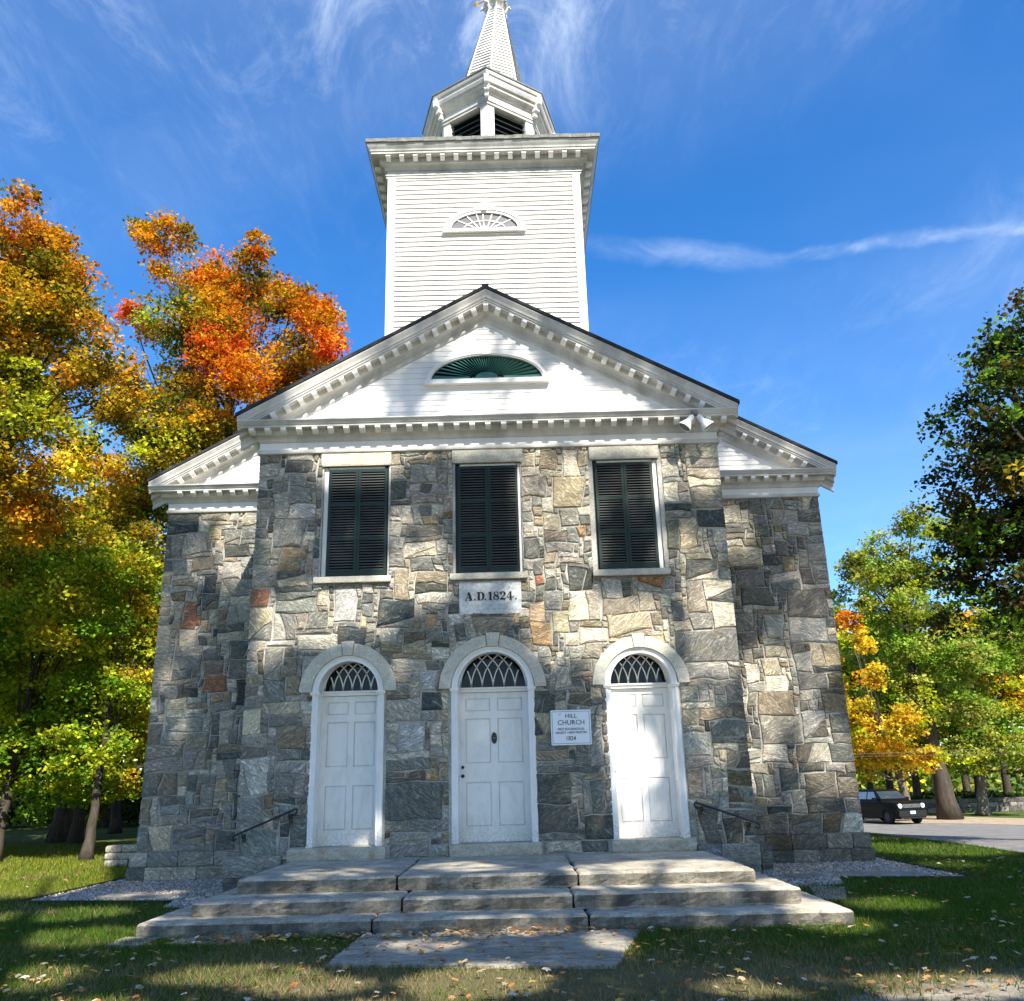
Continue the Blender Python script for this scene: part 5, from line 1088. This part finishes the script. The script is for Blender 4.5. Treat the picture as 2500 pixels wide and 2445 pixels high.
def tree(name, label, cat, base, blobs, trunk_r, leaf=0.14, dens=900, spread=1.3, seed=0, bark=BARK, fork=None, group=None, limb_n=14, back=1.0, forkz=None, parts=True):
    rs_ = np.random.RandomState(seed+11); rr = random.Random(seed)
    t = empty(name, base, label, cat, group)
    P = []; Cc = []; cents = []
    for (x, y, z, r_, c) in blobs:
        for rep in range(2 if back > 0 else 1):
            yy = y+(rr.uniform(-spread, spread) if rep == 0 else rr.uniform(0.8, 2.4)*spread*back); cents.append((x, yy, z, r_))
            nsub = max(5, int(24*r_)); per = max(10, int(dens*r_*r_*(1.0 if rep == 0 else .6*min(1, back))/nsub))
            d = rs_.normal(0, 1, (nsub, 3)); d /= np.linalg.norm(d, axis=1)[:,None]; rad = r_*0.90*rs_.uniform(0.3, 1.08, nsub)**0.75
            sc = np.array([x, yy, z])+d*rad[:,None]*np.array([1, 1.1, 0.92])
            pal = MIXT[c]; rcol = np.array([PALT[pal[q]] for q in rs_.randint(0, len(pal), nsub)])*rs_.uniform(0.7, 1.3, (nsub,1))
            ss = rs_.uniform(0.16, 0.34, nsub)*max(0.75, min(r_, 1.3))
            Q = sc[:,None,:]+np.clip(rs_.normal(0, 1, (nsub, per, 3)), -1.7, 1.7)*ss[:,None,None]*np.array([1, 1, 0.5])
            Q[:,:,2] -= 0.25*np.linalg.norm(Q[:,:,:2]-sc[:,None,:2], axis=2)
            P.append(Q.reshape(-1, 3)); Cc.append((np.repeat(rcol[:,None,:], per, 1)*rs_.uniform(0.65, 1.35, (nsub, per, 1))).reshape(-1, 3))
    P = np.concatenate(P); Cc = np.concatenate(Cc)
    V, F, c = leaf_geo(P, leaf, rs_, 0.5, Cc)
    crown = link('crown', fast_mesh('crown', V, F, c), LEAF, t)
    # trunk, limbs and twigs
    mb = MB(); bx_, by, bz = base; cen = np.mean([q[:3] for q in cents], 0); fz = forkz or (bz+(cen[2]-bz)*0.45); top = Vector((bx_+(cen[0]-bx_)*0.8, by+(cen[1]-by)*0.8, cen[2]+0.15*(max(q[2] for q in cents)-cen[2])))
    fk = Vector(fork) if fork else Vector((bx_+(cen[0]-bx_)*0.2, by+(cen[1]-by)*0.2, fz)); B = Vector(base)
    pts = []; rad = []
    for k in range(9):
        f_ = k/8; p = B.lerp(fk, f_)+Vector((rr.uniform(-1, 1), rr.uniform(-1, 1), 0))*trunk_r*0.15*(k > 0); pts.append(p); rad.append(trunk_r*(1+0.55*math.exp(-f_*9))*(1-0.35*f_))
    up_ = [fk.lerp(top, k/6)+Vector((rr.uniform(-1, 1), rr.uniform(-1, 1), 0))*0.12*(k > 0) for k in range(1, 7)]
    mb.tube(pts+up_, rad+[trunk_r*0.62*(1-k/7.5) for k in range(1, 7)], 10)
    for q in cents[::1]:
        if rr.random() > limb_n/ max(len(cents), 1): continue
        e = Vector(q[:3]); f_ = rr.uniform(0, .8); s = fk.lerp(top, f_) if e.z > fk.z+1 else pts[6]
        mid = s.lerp(e, .5)+Vector((rr.uniform(-.4, .4), rr.uniform(-.4, .4), rr.uniform(-.5, .3))); pp = []
        for k in range(7):
            u = k/6; pp.append(s*(1-u)**2+mid*2*u*(1-u)+e*u*u+Vector((rr.uniform(-1, 1), rr.uniform(-1, 1), rr.uniform(-1, 1)))*0.06*(0 < k))
        r0 = trunk_r*0.20*(1-f_*0.5); mb.tube(pp, [r0*(1-.85*k/6)+.006 for k in range(7)], 6)
        for _ in range(2):
            s2 = pp[rr.randint(2, 6)]; e2 = e+Vector((rr.gauss(0, 1), rr.gauss(0, 1), rr.gauss(0, .7)))*q[3]*0.40; m2 = s2.lerp(e2, .5)+Vector((rr.uniform(-.2, .2),)*3)
            mb.tube([s2, m2, e2], [0.018, 0.012, 0.005], 4)
    mb.obj('trunk', bark, t, True)
    return t
def blobs_of(k): y, l = TREES[k]; return [(x, y, z, r_, c) for x, z, r_, c in l]
tree('maple_tree', 'tall maple with bright orange crown rising behind the left pediment slope', 'tree', (-9.3,14.5,0), blobs_of('A'), 0.36, 0.115, 1900, 1.5, 1, fork=(-9.2,14.3,8), forkz=8, limb_n=26, back=0.45)
tree('maple_tree', 'golden orange maple at the left edge, tallest of the left trees', 'tree', (-12.9,6.3,0), blobs_of('B')+[(-10.9,4,13.9,.85,2),(-10.4,4,12.6,.8,1),(-11.3,4,14.2,.8,2),(-10.6,4.2,14.2,.6,2),(-10.8,4.3,13.2,.8,1),(-12.3,4,11,1.2,1),(-12.6,4.5,9,1.2,0),(-12.2,4.2,13,1.0,1),(-12.8,4.5,7.6,1.1,1)], 0.28, 0.09, 2600, 1.1, 2, fork=(-12.5,5.2,6), limb_n=24, back=0.5)
tree('maple_tree', 'pale yellow tree behind the left eave', 'tree', (-15.4,18.2,0), blobs_of('C'), 0.3, 0.14, 1300, 1.5, 3)
Dt = blobs_of('D')+[(-10.4,9.3,1.9,.7,7),(-11.6,9.2,2.0,.8,7),(-12.6,9.0,2.4,.9,7),(-13.4,9.2,2.1,.9,7),(-9.7,9.4,3.3,.6,6),(-12.0,9.4,3.2,.8,7),(-10.1,9.2,6.4,.8,6)]
tree('maple_tree', 'green maple with yellow tips standing at the left wall of the church', 'tree', (-10.0,8.6,0), [b for b in Dt if b[0] > -11.3], 0.13, 0.105, 1800, 1.2, 4, BARK)
tree('maple_tree', 'green maple with orange patches left of the thin trunked one', 'tree', (-12.4,8.9,0), [b for b in Dt if -13.2 < b[0] <= -11.3], 0.16, 0.105, 1800, 1.2, 5)
tree('maple_tree', 'dark green maple at the left edge of the lawn', 'tree', (-13.9,8.2,0), [b for b in Dt if b[0] <= -13.2]+[(-14.5,9,7,1.2,1),(-14.6,9,4.8,1.2,7)], 0.22, 0.105, 1600, 1.2, 6)
tree('dark_tree', 'dark green and bronze tree leaning in at the right edge', 'tree', (14.2,3.5,0), blobs_of('R1')+[(12.6,4.8,7,1.2,8),(12.9,4.6,8.8,1.2,8),(13,4.6,5.4,1.2,9),(14,4.2,7.5,1.5,8),(14,4.2,10,1.5,8),(13.6,4.4,11.8,1.2,8)], 0.4, 0.11, 1500, 1.1, 7, limb_n=16, fork=(13.8,4,4))  # green and bronze leaf tones kept dark to stand in for shade here
tree('locust_tree', 'tall yellow green tree with a thick bare trunk across the road', 'tree', (24.0,37.5,-1.0), blobs_of('R2'), 0.46, 0.17, 900, 2.0, 8, BARK, fork=(23.3,37.4,7.5), forkz=7.5, limb_n=24)
tree('maple_tree', 'low orange and yellow maple just right of the church wall', 'tree', (22.3,38.5,-1.0), blobs_of('R3'), 0.28, 0.17, 1000, 2.0, 9, BARK_PALE)
tree('maple_tree', 'light green and yellow tree at the right edge beyond the road', 'tree', (27.6,41,-1.0), blobs_of('R4'), 0.32, 0.19, 800, 2.0, 10, BARK_PALE)
# wood behind the left lawn and beyond the road on the right
def wood_tree(x, y, h, w, cols, seed, label, group, dens=230, leaf=0.30, tr=0.2, bz_=0):
    rr = random.Random(seed); bl = []
    for k in range(9): bl.append((x+rr.uniform(-w, w)*0.62, y+rr.uniform(-w, w)*0.5, bz_+h*rr.uniform(0.34, 0.92), w*rr.uniform(0.36, 0.58), rr.choice(cols)))
    tree('woodland_tree', label, 'tree', (x, y, bz_), bl, tr, leaf, dens, 0.8, seed, BARK, limb_n=7, group=group, back=0)
for k, (x, y, h, w) in enumerate([(-17,13,11,3.0),(-13.8,16,10,2.8),(-11.2,20,10,3.2),(-20,19,13,3.5),(-16,24,12,3.6),(-12.2,29,12,3.6),(-24,25,14,4),(-19.5,31,13,4),(-29,31,15,4.5),(-24,38,15,4.5),(-15.5,38,13,4.2),(-9.5,38,12,4),(-15.2,12,9,2.6),(-18.5,15.5,11,3),(-12.5,23.5,11,3.2)]):
    wood_tree(x, y, h, w, [6,7,7,0,1,0], 300+k, 'slender green and gold tree in the shady wood left of the church', 'trees in the wood on the left')
for k, (x, y, h, w) in enumerate([(27.8,50,13,4.0),(31,48,13,4.2),(35,52,14,4.6),(41,50,14,4.6),(24,54,13,4.4),(30,60,15,5),(37,62,15,5),(45,60,16,5.5),(22,66,13,5),(33,72,16,5)]):
    wood_tree(x, y, h, w, [11,10,7,6,5,7], 340+k, 'green and yellow tree in the wood beyond the road on the right', 'trees in the wood on the right', leaf=0.34, bz_=-1.0, tr=0.3)
def far_wood(name, label, x0, x1, y0, y1, zt, n, size, cols, seed):
    rs_ = np.random.RandomState(seed); X = rs_.uniform(x0, x1, n); Y = rs_.uniform(y0, y1, n); top = zt*(0.6+0.4*vnoise(X, Y, 0.12, seed)); Z = top*rs_.rand(n)**0.8
    P = np.stack([X, Y, Z+0.2+hgt(X, Y)], -1); q = vnoise(X, Z*1.7, 0.35, seed+1); ci = (q*len(cols)*0.999).astype(int); c = np.array([PALT[k] for k in cols])[ci]*rs_.uniform(0.5, 1.3, (n,1))
    V, F, c = leaf_geo(P, size, rs_, 0.3, c); tag(link(name, fast_mesh(name, V, F, c), LEAF), label=label, cat='woodland', kind='stuff')
far_wood('distant_woods', 'mass of far trees behind the church on the left', -110, -2, 52, 66, 11, 15000, 0.75, [7,0,6,1,7], 5)
far_wood('distant_woods', 'mass of far trees beyond the road on the right', 8, 130, 84, 100, 17, 26000, 0.75, [7,11,10,7,5], 6)
far_wood('undergrowth', 'low shady undergrowth between the trunks on the left', -46, -12, 30, 40, 2.2, 16000, 0.30, [7,8,0,6], 7)
far_wood('undergrowth', 'low leafy undergrowth behind the roadside stone wall', 20, 70, 47, 56, 1.2, 14000, 0.30, [7,8,11,6], 8)

# ---- the trees behind the camera whose shade falls on the church front
LIT_BAY= [(1.3, 5.6, .6, .9, .8), (-3.4, 5.6, .3, .35, .6), (3.5, 4.6, .3, .3, .6), (0.9, 4.5, .5, .3, .8), (-3.4, 2.6, .3, .3, .4), (1.2, 1.3, .25, .25, .4), (-1.2, 5.6, .35, .4, .6), (3.3, 3.1, .35, .25, .6), (0, 8.0, .3, .1, .5), (-1.9, 8.9, .3, .15, .9), (-2.9, 7.2, .4, .12, .7), (1.9, 7.2, .35, .12, .8), (-2.3, 5.6, .2, .3, .4), (-2.22, 6.8, 0.66, 0.15, 1), (1.1, 6.45, 0.53, 0.38, 0.75), (1.08, 5.9, 0.48, 0.55, 0.7), (1.1, 5.17, 0.43, 0.45, 0.5), (3.1, 6.54, 0.27, 0.28, 0.8), (3.61, 6.52, 0.19, 0.27, 0.8), (-2.49, 4.31, 0.93, 0.39, 0.9), (-3.58, 4.09, 0.25, 0.47, 1), (-1.14, 4.93, 0.51, 0.39, 0.9), (2.05, 3.93, 0.8, 0.43, 1), (3.64, 3.89, 0.35, 0.6, 1), (1.22, 4.21, 0.59, 0.43, 0.6), (1.24, 3.79, 0.58, 0.21, 0.8), (2.24, 2.38, 0.4, 0.44, 0.9), (2.18, 1.57, 0.32, 0.26, 0.7), (2.3, 1.04, 0.31, 0.22, 0.4), (-1.79, 0.88, 0.11, 0.21, 0.8), (2.09, 3.31, 0.46, 0.25, 0.8), (3.19, 5.25, 0.43, 0.16, 0.7), (3.06, 2.42, 0.31, 0.24, 0.5), (3.51, 2.34, 0.29, 0.35, 0.55), (3.13, 1.7, 0.32, 0.27, 0.45), (2.29, 6.23, 0.52, 0.28, 0.6), (2.7, 5.85, 0.17, 0.56, 0.5), (-0.06, 3.0, 0.57, 0.12, 0.4), (-0.25, 4.6, 0.34, 0.17, 0.5), (-0.63, 4.26, 0.5, 0.26, 0.3), (-1.8, 3.45, 0.33, 0.17, 0.3), (-0.11, 0.55, 0.62, 0.09, 0.6), (1.99, 0.57, 0.47, 0.11, 0.3), (-1.59, 5.97, 0.18, 0.47, 0.4), (-0.36, 6.31, 0.27, 0.18, 0.3), (-2.04, 6.64, 0.26, 0.11, 0.5), (-0.81, 1.38, 0.4, 0.15, 0.25), (3.68, 0.87, 0.23, 0.18, 0.4), (-2.62, 7.89, 0.78, 0.45, 1), (-1.76, 8.04, 0.37, 0.2, 0.6), (-0.33, 9.07, 0.42, 0.4, 0.9), (-0.34, 7.9, 0.64, 0.18, 0.9), (1.42, 8.24, 0.26, 0.28, 0.9), (1.64, 7.74, 1.04, 0.32, 0.95), (0.54, 8.54, 0.3, 0.36, 0.8), (0.92, 7.87, 0.32, 0.38, 0.9), (0.43, 9.25, 0.33, 0.24, 0.8), (-1.17, 9.09, 0.38, 0.21, 0.6), (-1.63, 8.59, 0.28, 0.2, 0.6), (-3.37, 8.33, 1.01, 0.41, 0.95), (-2.29, 9.02, 0.75, 0.42, 0.9), (-1.16, 7.18, 1.08, 0.14, 0.8), (0.64, 7.13, 0.54, 0.1, 0.7), (-3.32, 7.39, 0.54, 0.16, 0.5), (2.44, 7.16, 0.8, 0.1, 0.7), (-3.66, 6.97, 0.36, 0.09, 0.4), (2.98, 8.35, 0.55, 0.31, 0.5)]
LIT_WING= [(6.2, 5.3, .25, .3, .5), (4.6, 3.0, .3, .3, .5), (-6.2, 3.0, .3, .35, .5), (-5.0, 2.3, .25, .3, .45), (-5.02, 6.4, 0.42, 0.78, 0.9), (-5.49, 5.97, 0.48, 0.38, 0.6), (-5.87, 4.42, 0.3, 0.31, 0.4), (-5.97, 3.66, 0.35, 0.25, 0.5), (-5.79, 7.77, 1.09, 0.7, 0.95), (4.84, 6.36, 0.32, 0.31, 0.8), (5.37, 3.29, 0.6, 0.75, 0.85), (6.03, 3.65, 0.45, 0.32, 0.8), (5.0, 2.05, 0.32, 0.57, 0.8), (6.19, 1.96, 0.4, 0.57, 0.85), (6.26, 4.44, 0.46, 0.4, 0.6), (5.46, 1.63, 0.39, 0.23, 0.4), (6.06, 1.26, 0.53, 0.18, 0.5), (5.59, 7.8, 0.87, 0.52, 0.75), (4.92, 4.62, 0.21, 0.21, 0.3), (5.3, 0.91, 0.57, 0.18, 0.2), (-6.4, 5.56, 0.21, 0.66, 0.3)]
LIT_GROUND = [(2.22,-2.33,0.66,0.75,0.95),(1.36,-2.57,0.36,0.6,0.8),(-0.27,-1.56,0.55,0.6,0.6),(-1.97,-2.01,0.49,0.5,0.5),(3.6,-3.9,0.3,0.5,0.97),(3.3,-2.99,0.23,0.32,0.95),(-5.74,-1.48,0.82,0.6,0.8),(-4.51,-3.49,0.67,0.55,0.85),(-3.86,-5.68,0.36,0.42,0.9),(-2.07,-5.7,0.55,0.3,0.8),(-1.3,-6.2,0.38,0.24,0.85),(0.0,-6.2,0.42,0.5,0.97),(4.77,-2.58,0.34,0.4,0.9),(3.42,-6.79,0.55,0.3,0.97),(2.23,-6.64,0.4,0.25,0.8),(1.29,-4.62,0.15,0.5,0.8),(-0.64,-4.61,0.26,0.25,0.6),(8.81,4.93,1.1,1.5,0.97),(7.6,1.9,0.4,0.5,0.6),(-2.9,-6.9,0.4,0.3,0.8),(-0.6,-7.1,0.5,0.25,0.8),(-5.3,0.6,0.5,0.4,0.5),(6.2,-3.6,0.3,0.4,0.5),(0.2,-4.0,0.5,0.15,0.5),(5.6,-5.4,0.4,0.3,0.4)]
def lit_at(lst, a, b):
    v = 0
    for x, z, rx, rz, s in lst:
        d = ((a-x)/(rx+.17))**2+((b-z)/(rz+.15))**2
        if d < 1.2: v = max(v, s*min(1, (1.2-d)/0.3))
    return v
def occluders():
    T = []; rr = random.Random(77)
    n = 0
    while n < 110000:
        t = rr.random()
        if t < 0.26: x, z = rr.uniform(-4.35, 4.35), rr.uniform(0.3, 9.75); y = -0.15; v = lit_at(LIT_BAY, x, z); ok = z < 7.4 or z < A_TOP-SLOPE*abs(x)+0.1
        elif t < 0.40:
            s = rr.choice((-1, 1)); x, z = s*rr.uniform(3.3, 7.0), rr.uniform(0, 8.6); y = WY-.1; v = lit_at(LIT_WING, x, z); ok = z < M_TOP-SLOPE*abs(x)+.1 and not (abs(x-SUN.x/SUN.y*WY*-1*-1) < 0) and not (abs(x+1.41) < 3.7 and z+3.46 < A_TOP-SLOPE*abs(x+1.41))
        else:
            x, y = rr.uniform(-9.5, 9.8), rr.uniform(-9.5, 6.0); z = 0.1 if not (abs(x) < 3.8 and y > -4) else (0.5 if y > -2.75 and abs(x) < 3.1 else 0.34 if y > -3.35 else 0.18); v = lit_at(LIT_GROUND, x, y); ok = not (x < -6.9 and y > 0.8+(x+7)*0.15) and not (abs(x) < 3.7 and y > 0.2) and not (abs(x) < 6.8 and y > 3)
            if x < -5 and y < -1: v = max(v, 0.45 if noise.noise((x*1.1, y*1.8, 3)) > 0.12 else 0)
        if not ok or rr.random() < 1-(1-v)**(1.25 if z > 7.4 else 1.7 if y > 2.9 and z > 1 else 2.1) or rr.random() < 0.05: continue
        yy = -15.4-6.5*rr.random()**1.5; k = (y-yy)/(-SUN.y); p = (x+SUN.x*k, yy, z+SUN.z*k)
        if p[2] < 3.0: continue
        T.append(p); n += 1
    return np.array(T)
OP = occluders(); trunks = [(1.5,-18.5), (8.0,-19.0), (14.5,-18.0)]
idx = np.argmin(np.stack([np.abs(OP[:,0]-t[0]) for t in trunks], 1), 1)
for k, tb in enumerate(trunks):
    Pk = OP[idx == k]; rs_ = np.random.RandomState(500+k); t = empty('shade_tree', (*tb, 0), ['tall shade tree on the left of the row behind the camera', 'tall shade tree in the middle of the row behind the camera', 'tall shade tree on the right of the row behind the camera'][k], 'tree', 'tall shade trees behind the camera')
    col = np.array([PALT[q] for q in rs_.choice([0, 7, 1, 6], len(Pk))]); V, F, c = leaf_geo(Pk, 0.17, rs_, 0.9, col); link('crown', fast_mesh('crown', V, F, c), LEAF, t)
    mb = MB(); top = Vector((tb[0], tb[1], min(Pk[:,2].max()-2, 25))); mb.tube([(tb[0], tb[1], 0), (tb[0]+.1, tb[1], 3), (tb[0]-.1, tb[1], 8), (tb[0], tb[1], 14), top], [.5, .4, .34, .22, .05], 10)
    rr = random.Random(k)
    for _ in range(14):
        e = Vector(Pk[rr.randint(0, len(Pk)-1)]); s = Vector((tb[0], tb[1], min(top.z-1, max(3.5, e.z-rr.uniform(1.5, 4))))); mb.tube([s, s.lerp(e, .5)+Vector((0, 0, .4)), e], [.09, .05, .012], 5)
    mb.obj('trunk', BARK, t, True)

# ================================================================== WALLS, WIRES, CAR
def dry_wall(name, label, a, b_, h, th, n_course, seed, cols, individual=True, bz_=0.0):
    rr = random.Random(seed); A_ = Vector((*a, 0)); B_ = Vector((*b_, 0)); L = (B_-A_).length; d = (B_-A_).normalized(); nn = Vector((-d.y, d.x, 0)); root = empty(name, tuple((A_+B_)/2), label, 'wall'); allm = MB()
    z = bz_
    for c in range(n_course):
        hh = h/n_course*rr.uniform(0.85, 1.15); x = 0
        while x < L:
            w = rr.uniform(0.22, 0.6)*(1 if individual else 1.5); w = min(w, L-x+0.05)
            p0 = A_+d*(x+.008)-nn*th/2*rr.uniform(.9, 1.08); p1 = A_+d*(x+w-.008)-nn*th/2*rr.uniform(.9, 1.08); q0 = p0+nn*th; q1 = p1+nn*th; mb = slab([(p0.x, p0.y), (p1.x, p1.y), (q1.x, q1.y), (q0.x, q0.y)], z, z+hh-.01, 0.15, 0.02, 0.03, rr.randint(0, 9999))
            fk_ = rr.uniform(.8, 1.2); col = (*[v*fk_ for v in rr.choice(cols)], rr.random()); mb.c = [col]*len(mb.v)
            if individual: mb.obj('stone', STONE, root)
            else: allm.add(mb.v, mb.f, col)
            x += w
        z += hh
    if not individual: tag(allm.obj('stones', STONE, root), kind='stuff')
dry_wall('stone_wall', 'end of a low dry stone wall in the sun left of the church', (-8.68,6.75), (-7.2,6.9), 0.46, 0.45, 3, 5, [(0.60,0.54,0.42),(0.68,0.62,0.50)])
dry_wall('field_wall', 'long dark dry stone wall under the trees beyond the road', (24,46.5), (56,45), 0.85, 0.7, 3, 6, [(0.16,0.15,0.14),(0.24,0.22,0.19),(0.10,0.10,0.09)], False, -1.0)
wr = MB()
for k, (z0, z1) in enumerate(((2.42, 3.05), (2.45, 2.30))):
    pts = []
    for q in range(13):
        f_ = q/12; pts.append((12+32*f_, 33, z0+(z1-z0)*f_-0.5*4*f_*(1-f_)*0.2))
    wr.tube(pts, 0.009, 4)
tag(wr.obj('overhead_wires', mat('cable', (0.10,0.10,0.09), 0.7)[0]), label='pair of thin overhead wires crossing in front of the trees on the right', cat='wire')

# ---- black sport utility car
PAINT = mat('black car paint', (0.004,0.0045,0.006), 0.25, 0.15)[0]; TYRE = mat('tyre rubber', (0.015,0.015,0.015), 0.8, 0.2)[0]; CHROME = mat('chrome', (0.65,0.67,0.70), 0.2, 0.5, 0.9)[0]
CGL = mat('car glass', (0.03,0.045,0.06), 0.05, 0.8)[0]; SGL = mat('car side glass', (0.22,0.28,0.34), 0.05, 0.8)[0]; HL = mat('headlight glass', (0.75,0.76,0.74), 0.15, 0.7)[0]; PLATE = mat('licence plate', (0.55,0.68,0.78), 0.5)[0]  # side glass made pale to stand in for reflected sky
car = empty('parked_car', (0, 0, 0), 'black sport utility car with round headlights parked across the road', 'car')
def cpart(name, mb, m, parent=None, smooth=False):
    o = link(name, mb.mesh(name), m, None, smooth); o.parent = parent or car; return o
def loft(secs, mb):
    n = len(secs[0]); vs = [p for s in secs for p in s]; fs = [(i*n+k, i*n+(k+1) % n, (i+1)*n+(k+1) % n, (i+1)*n+k) for i in range(len(secs)-1) for k in range(n)]; fs += [tuple(range(n))[::-1], tuple(range((len(secs)-1)*n, len(secs)*n))]; mb.add(vs, fs)
def sec(x, hw, zb, zt, r_=0.08):
    h = []
    for cx_, cz_, a0 in ((hw-r_, zt-r_, 0), (-hw+r_, zt-r_, 90), (-hw+.05, zb+.05, 180), (hw-.05, zb+.05, 270)):
        rr_ = r_ if a0 < 180 else 0.05
        for q in range(4): t = R(a0+30*q); h.append((x, cx_+rr_*math.cos(t), cz_+rr_*math.sin(t)))
    return h
b_ = MB(); loft([sec(2.12, .70, .42, .80), sec(2.08, .82, .30, .98, .05), sec(1.98, .87, .27, 1.04), sec(1.6, .90, .27, 1.08), sec(0.95, .90, .27, 1.12), sec(0.0, .90, .27, 1.10), sec(-1.2, .90, .27, 1.12), sec(-1.9, .89, .27, 1.12), sec(-2.08, .82, .32, 1.08)], b_); cpart('body', b_, PAINT, None, True)
def trap(x0, x1, hw, z): return [(x1, hw, z), (x0, hw, z), (x0, -hw, z), (x1, -hw, z)]
cb_ = MB(); loft([trap(-2.02, 0.95, .84, 1.09), trap(-1.96, 0.72, .80, 1.26), trap(-1.88, 0.30, .70, 1.60), trap(-1.80, 0.18, .66, 1.67)], cb_); cpart('cabin', cb_, PAINT)
def quadp(pts, name, m): mb = MB(); mb.add(pts, [(0,1,2,3)]); cpart(name, mb, m)
def onside(x, z, s):
    t = (z-1.26)/(1.60-1.26); return (x, s*(0.80-0.10*t+0.006), z)
for s in (-1, 1):
    for a, b2, c_, d_ in ((0.52, -0.28, -0.28, 0.22), (-0.36, -1.12, -1.12, -0.36), (-1.20, -1.80, -1.74, -1.20)):
        pts = [onside(a, 1.20, s), onside(b2, 1.20, s), onside(c_, 1.56, s), onside(d_, 1.56, s)]; quadp(pts if s > 0 else pts[::-1], 'side_window', SGL)
quadp([(0.80, -.74, 1.22), (0.80, .74, 1.22), (0.335, .66, 1.58), (0.335, -.66, 1.58)], 'windshield', CGL)
for x in (1.32, -1.28):
    for s in (-1, 1):
        w = MB(); w.tube([(x, s*.70, .35), (x, s*.90, .35)], .35, 24); wo_ = cpart('wheel', w, TYRE, None, False); r2 = MB(); r2.tube([(x, s*.895, .35), (x, s*.91, .35)], [.23, .21], 16); cpart('rim', r2, DARK, wo_)
        ar = MB(); 
        for k in range(10):
            t0, t1 = R(18*k), R(18*k+18); ar.bar((x+.41*math.cos(t0), s*.895, .36+.41*math.sin(t0)), (x+.41*math.cos(t1), s*.895, .36+.41*math.sin(t1)), 0.06, 0.05, (0, 1, 0))
        cpart('wheel_arch', ar, TYRE)
fb_ = MB(); fb_.box(2.02, 2.17, -.80, .80, .38, .66); fb_.box(2.0, 2.15, -.70, .70, .28, .375); cpart('bumper', fb_, TYRE)
for s in (-1, 1):
    h_ = MB(); h_.tube([(2.06, s*.66, .88), (2.135, s*.66, .88), (2.15, s*.66, .88)], [.115, .115, .09], 18); cpart('headlight', h_, HL)
    mr = MB(); mr.box(0.45, 0.62, min(s*.90, s*1.06), max(s*.90, s*1.06), 1.12, 1.28); cpart('mirror', mr, PAINT)
gb = MB(); gb.box(2.085, 2.115, -.53, .53, .80, .97); go = cpart('grille', gb, DARK)
for k in range(7):
    g2 = MB(); y = -.42+.14*k; 
    for e in (-.042, .042): g2.box(2.112, 2.135, y+e-.010, y+e+.010, .81, .96)
    g2.box(2.112, 2.135, y-.032, y+.032, .80, .815); g2.box(2.112, 2.135, y-.032, y+.032, .955, .97); cpart('grille_slot', g2, CHROME, go)
pl = MB(); pl.box(2.172, 2.182, -.15, .15, .50, .64); cpart('licence_plate', pl, PLATE)
for x in (-.1, ):
    pass
car.location = (19.7, 35.4, -0.97); car.rotation_euler = (0, 0, R(-75.6))
